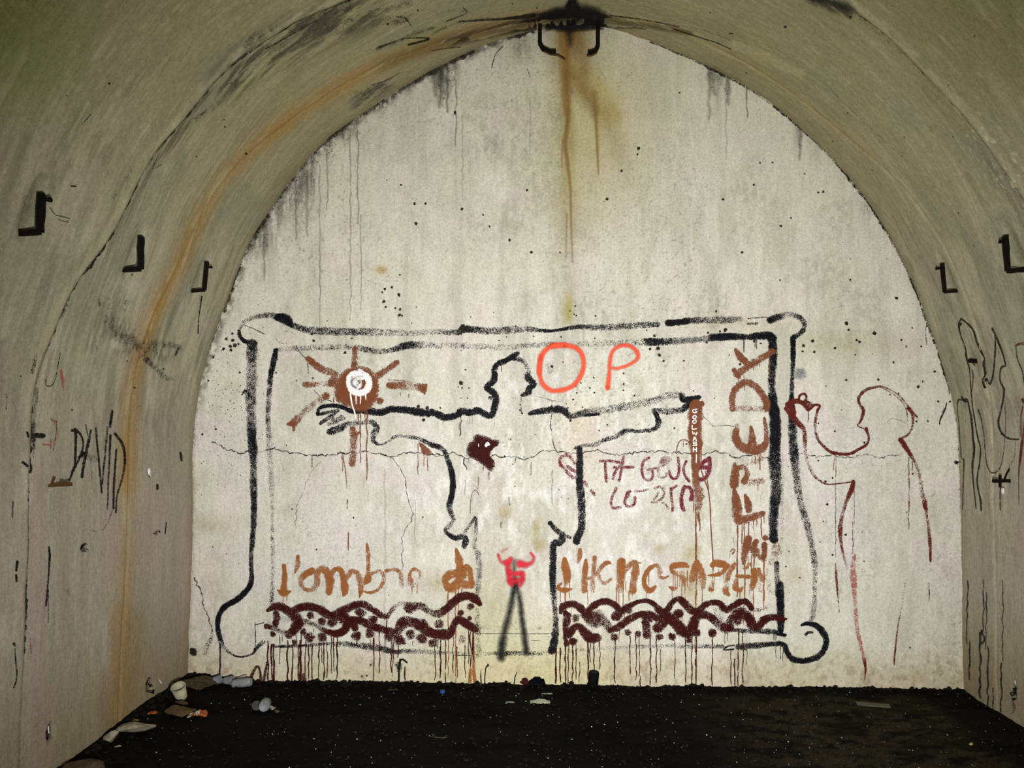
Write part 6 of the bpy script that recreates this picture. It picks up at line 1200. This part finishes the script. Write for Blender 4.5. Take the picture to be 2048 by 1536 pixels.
crumple('plastic_bag', 1074, 1368, .11, .05, .085, [solid_mat('black_plastic', (.002, .002, .003), (.006, .006, .009), rough=.6, spec=.05)], 'crumpled black plastic bag against the wall foot', 'bag', 10)
crumple('twist_of_wrapper', 785, 1380, .06, .025, .012, [solid_mat('olive_film', (.05, .05, .02), (.10, .10, .05))], 'dull olive wrapper on the dark floor left of the blue cap', 'wrapper', 11)

def lathe(bm, prof, seg=28, mat=0):
    rings = []
    for r, z in prof:
        rings.append([bm.verts.new((r * math.cos(2 * math.pi * k / seg), r * math.sin(2 * math.pi * k / seg), z)) for k in range(seg)] if r > 1e-6 else [bm.verts.new((0, 0, z))])
    for a, b in zip(rings, rings[1:]):
        for k in range(seg):
            k2 = (k + 1) % seg
            if len(a) == 1 and len(b) == 1: continue
            if len(a) == 1: bm.faces.new((a[0], b[k], b[k2]))
            elif len(b) == 1: bm.faces.new((a[k], a[k2], b[0]))
            else: bm.faces.new((a[k], a[k2], b[k2], b[k]))
def vessel(name, px, py, parts, rot, r, label, cat):
    root = empty(name, ground(px, py) + Vector((0, 0, r)), label=label, cat=cat); root.rotation_euler = rot
    for pn, prof, m in parts:
        bm = bmesh.new(); lathe(bm, prof); rough_up(bm, r * .015); bm_obj(pn, bm, m, True, parent=root)
    return root
M_CUP = solid_mat('cream_card', (.20, .19, .12), (.42, .40, .28), rough=.6, scale=18)
vessel('paper_cup', 360, 1398, [('cup_wall', [(.031, -.04), (.040, .045), (.038, .045), (.029, -.036), (0, -.036)], M_CUP), ('rim', [(.040, .043), (.0425, .045), (.0425, .049), (.039, .049)], M_CUP), ('cup_base', [(0, -.037), (.030, -.037), (.031, -.04), (.0, -.0395)], M_CUP)],
       (math.radians(25), math.radians(-12), .4), .040, 'cream paper cup tipped in the corner by the left wall', 'cup')
M_TIN = solid_mat('dull_aluminium', (.12, .125, .13), (.28, .285, .30), rough=.6, metal=.1, scale=40); M_CLEAR = solid_mat('cloudy_plastic', (.10, .10, .11), (.22, .22, .24), rough=.3, scale=20)
def can_parts(r, h, m, M_TIN=M_TIN): return [('can_body', [(r * .86, -h / 2), (r, -h / 2 + .006), (r, h / 2 - .008), (r * .84, h / 2)], m), ('can_end', [(0, h / 2 - .004), (r * .76, h / 2 - .004), (r * .80, h / 2 + .001), (r * .85, h / 2)], M_TIN), ('can_bottom', [(0, -h / 2 + .006), (r * .7, -h / 2), (r * .86, -h / 2)], M_TIN)]
vessel('drinks_can', 484, 1374, can_parts(.027, .115, M_TIN), (0, math.radians(86), .12), .027, 'pale grey can lying along the wall foot with a stick on it', 'can')
vessel('drinks_can', 530, 1420, can_parts(.031, .10, M_TIN), (math.radians(84), 0, math.radians(14)), .031, 'silver can on the open floor showing its round end', 'can')
vessel('drinks_can', 1187, 1372, can_parts(.034, .10, solid_mat('scorched_tin', (.0015, .0015, .0015), (.006, .006, .005), rough=.8, scale=50, spec=.05), solid_mat('sooty_tin', (.006, .006, .006), (.03, .03, .028), rough=.8)), (math.radians(6), math.radians(3), .4), .045, 'scorched black can standing at the wall foot under the right garland', 'can')
for px, py, rz, lb in [(430, 1369, .3, 'cloudy plastic tumbler leftmost by the far left wall foot'), (456, 1369, -.5, 'cloudy plastic tumbler just left of the pale grey can')]:
    vessel('plastic_tumbler', px, py, [('cup_wall', [(.020, -.032), (.027, .035), (.0255, .035), (.0185, -.029), (0, -.029)], M_CLEAR), ('rim', [(.027, .033), (.029, .035), (.027, .038)], M_CLEAR)], (0, math.radians(80), rz), .026, lb, 'tumbler')
bm = bmesh.new(); tube(bm, [Vector((-.045, 0, 0)), Vector((0, 0, .010)), Vector((.05, 0, .024))], .003, sides=6); rough_up(bm, .0006)
o = bm_obj('stick', bm, solid_mat('dry_stick', (.06, .045, .025), (.14, .11, .06)), label='short dry stick resting on the pale grey can', cat='stick'); o.location = ground(478, 1374) + Vector((.012, -.022, .052))
M_DULL = solid_mat('dull_grey_tin', (.02, .02, .02), (.06, .06, .06), rough=.7)
vessel('jar_lid', 513, 1420, [('lid_top', [(0, .004), (.024, .004), (.027, .002)], M_DULL), ('lid_rim', [(.027, .002), (.028, -.006), (.025, -.006), (.024, .002)], M_DULL)], (math.radians(70), 0, .5), .026, 'dull grey jar lid leaning left of the silver can', 'lid')
M_BLUE = solid_mat('blue_plastic', (.012, .05, .19), (.02, .08, .28), rough=.4)
vessel('bottle_cap', 885, 1386, [('cap_top', [(0, .006), (.015, .006), (.017, .004)], M_BLUE), ('cap_skirt', [(.017, .004), (.018, -.008), (.016, -.008), (.015, .003)], M_BLUE)], (math.radians(12), 0, 0), .008, 'small blue bottle cap on the black floor below the left garland', 'bottle cap')
bm = bmesh.new(); bmesh.ops.create_cube(bm, size=1); bmesh.ops.transform(bm, matrix=Matrix.Diagonal((.19, .05, .006, 1)), verts=bm.verts); bmesh.ops.bevel(bm, geom=bm.edges[:], offset=.0012, segments=1)
o = bm_obj('loose_tile', bm, solid_mat('grey_tile', (.055, .052, .038), (.10, .095, .07), rough=.6, scale=14), label='thin grey tile lying flat on the mossy floor at right', cat='tile'); o.location = ground(1746, 1412) + Vector((0, 0, .008)); o.rotation_euler = (math.radians(3), 0, math.radians(-14))
M_TWIG = solid_mat('grey_twig', (.02, .016, .010), (.06, .045, .028), rough=.9)
g = ground(876, 1480); root = empty('dry_twig', g, label='forked dry twig lying on the dark floor at the bottom centre', cat='twig')
bm = bmesh.new(); tube(bm, [Vector((-.045, .02, .012)), Vector((-.01, 0, .014)), Vector((.035, .004, .01)), Vector((.055, .012, .012))], .0028, sides=5, taper=[.6, 1, .9, .4]); bm_obj('stem', bm, M_TWIG, parent=root)
for s, e in ((Vector((-.012, 0, .014)), Vector((-.03, .01, .035))), (Vector((.03, .004, .011)), Vector((.05, .0, .026)))):
    bm = bmesh.new(); tube(bm, [s, (s + e) / 2 + Vector((0, 0, .003)), e], .002, sides=5, taper=[1, .8, .4]); bm_obj('side_shoot', bm, M_TWIG, parent=root)
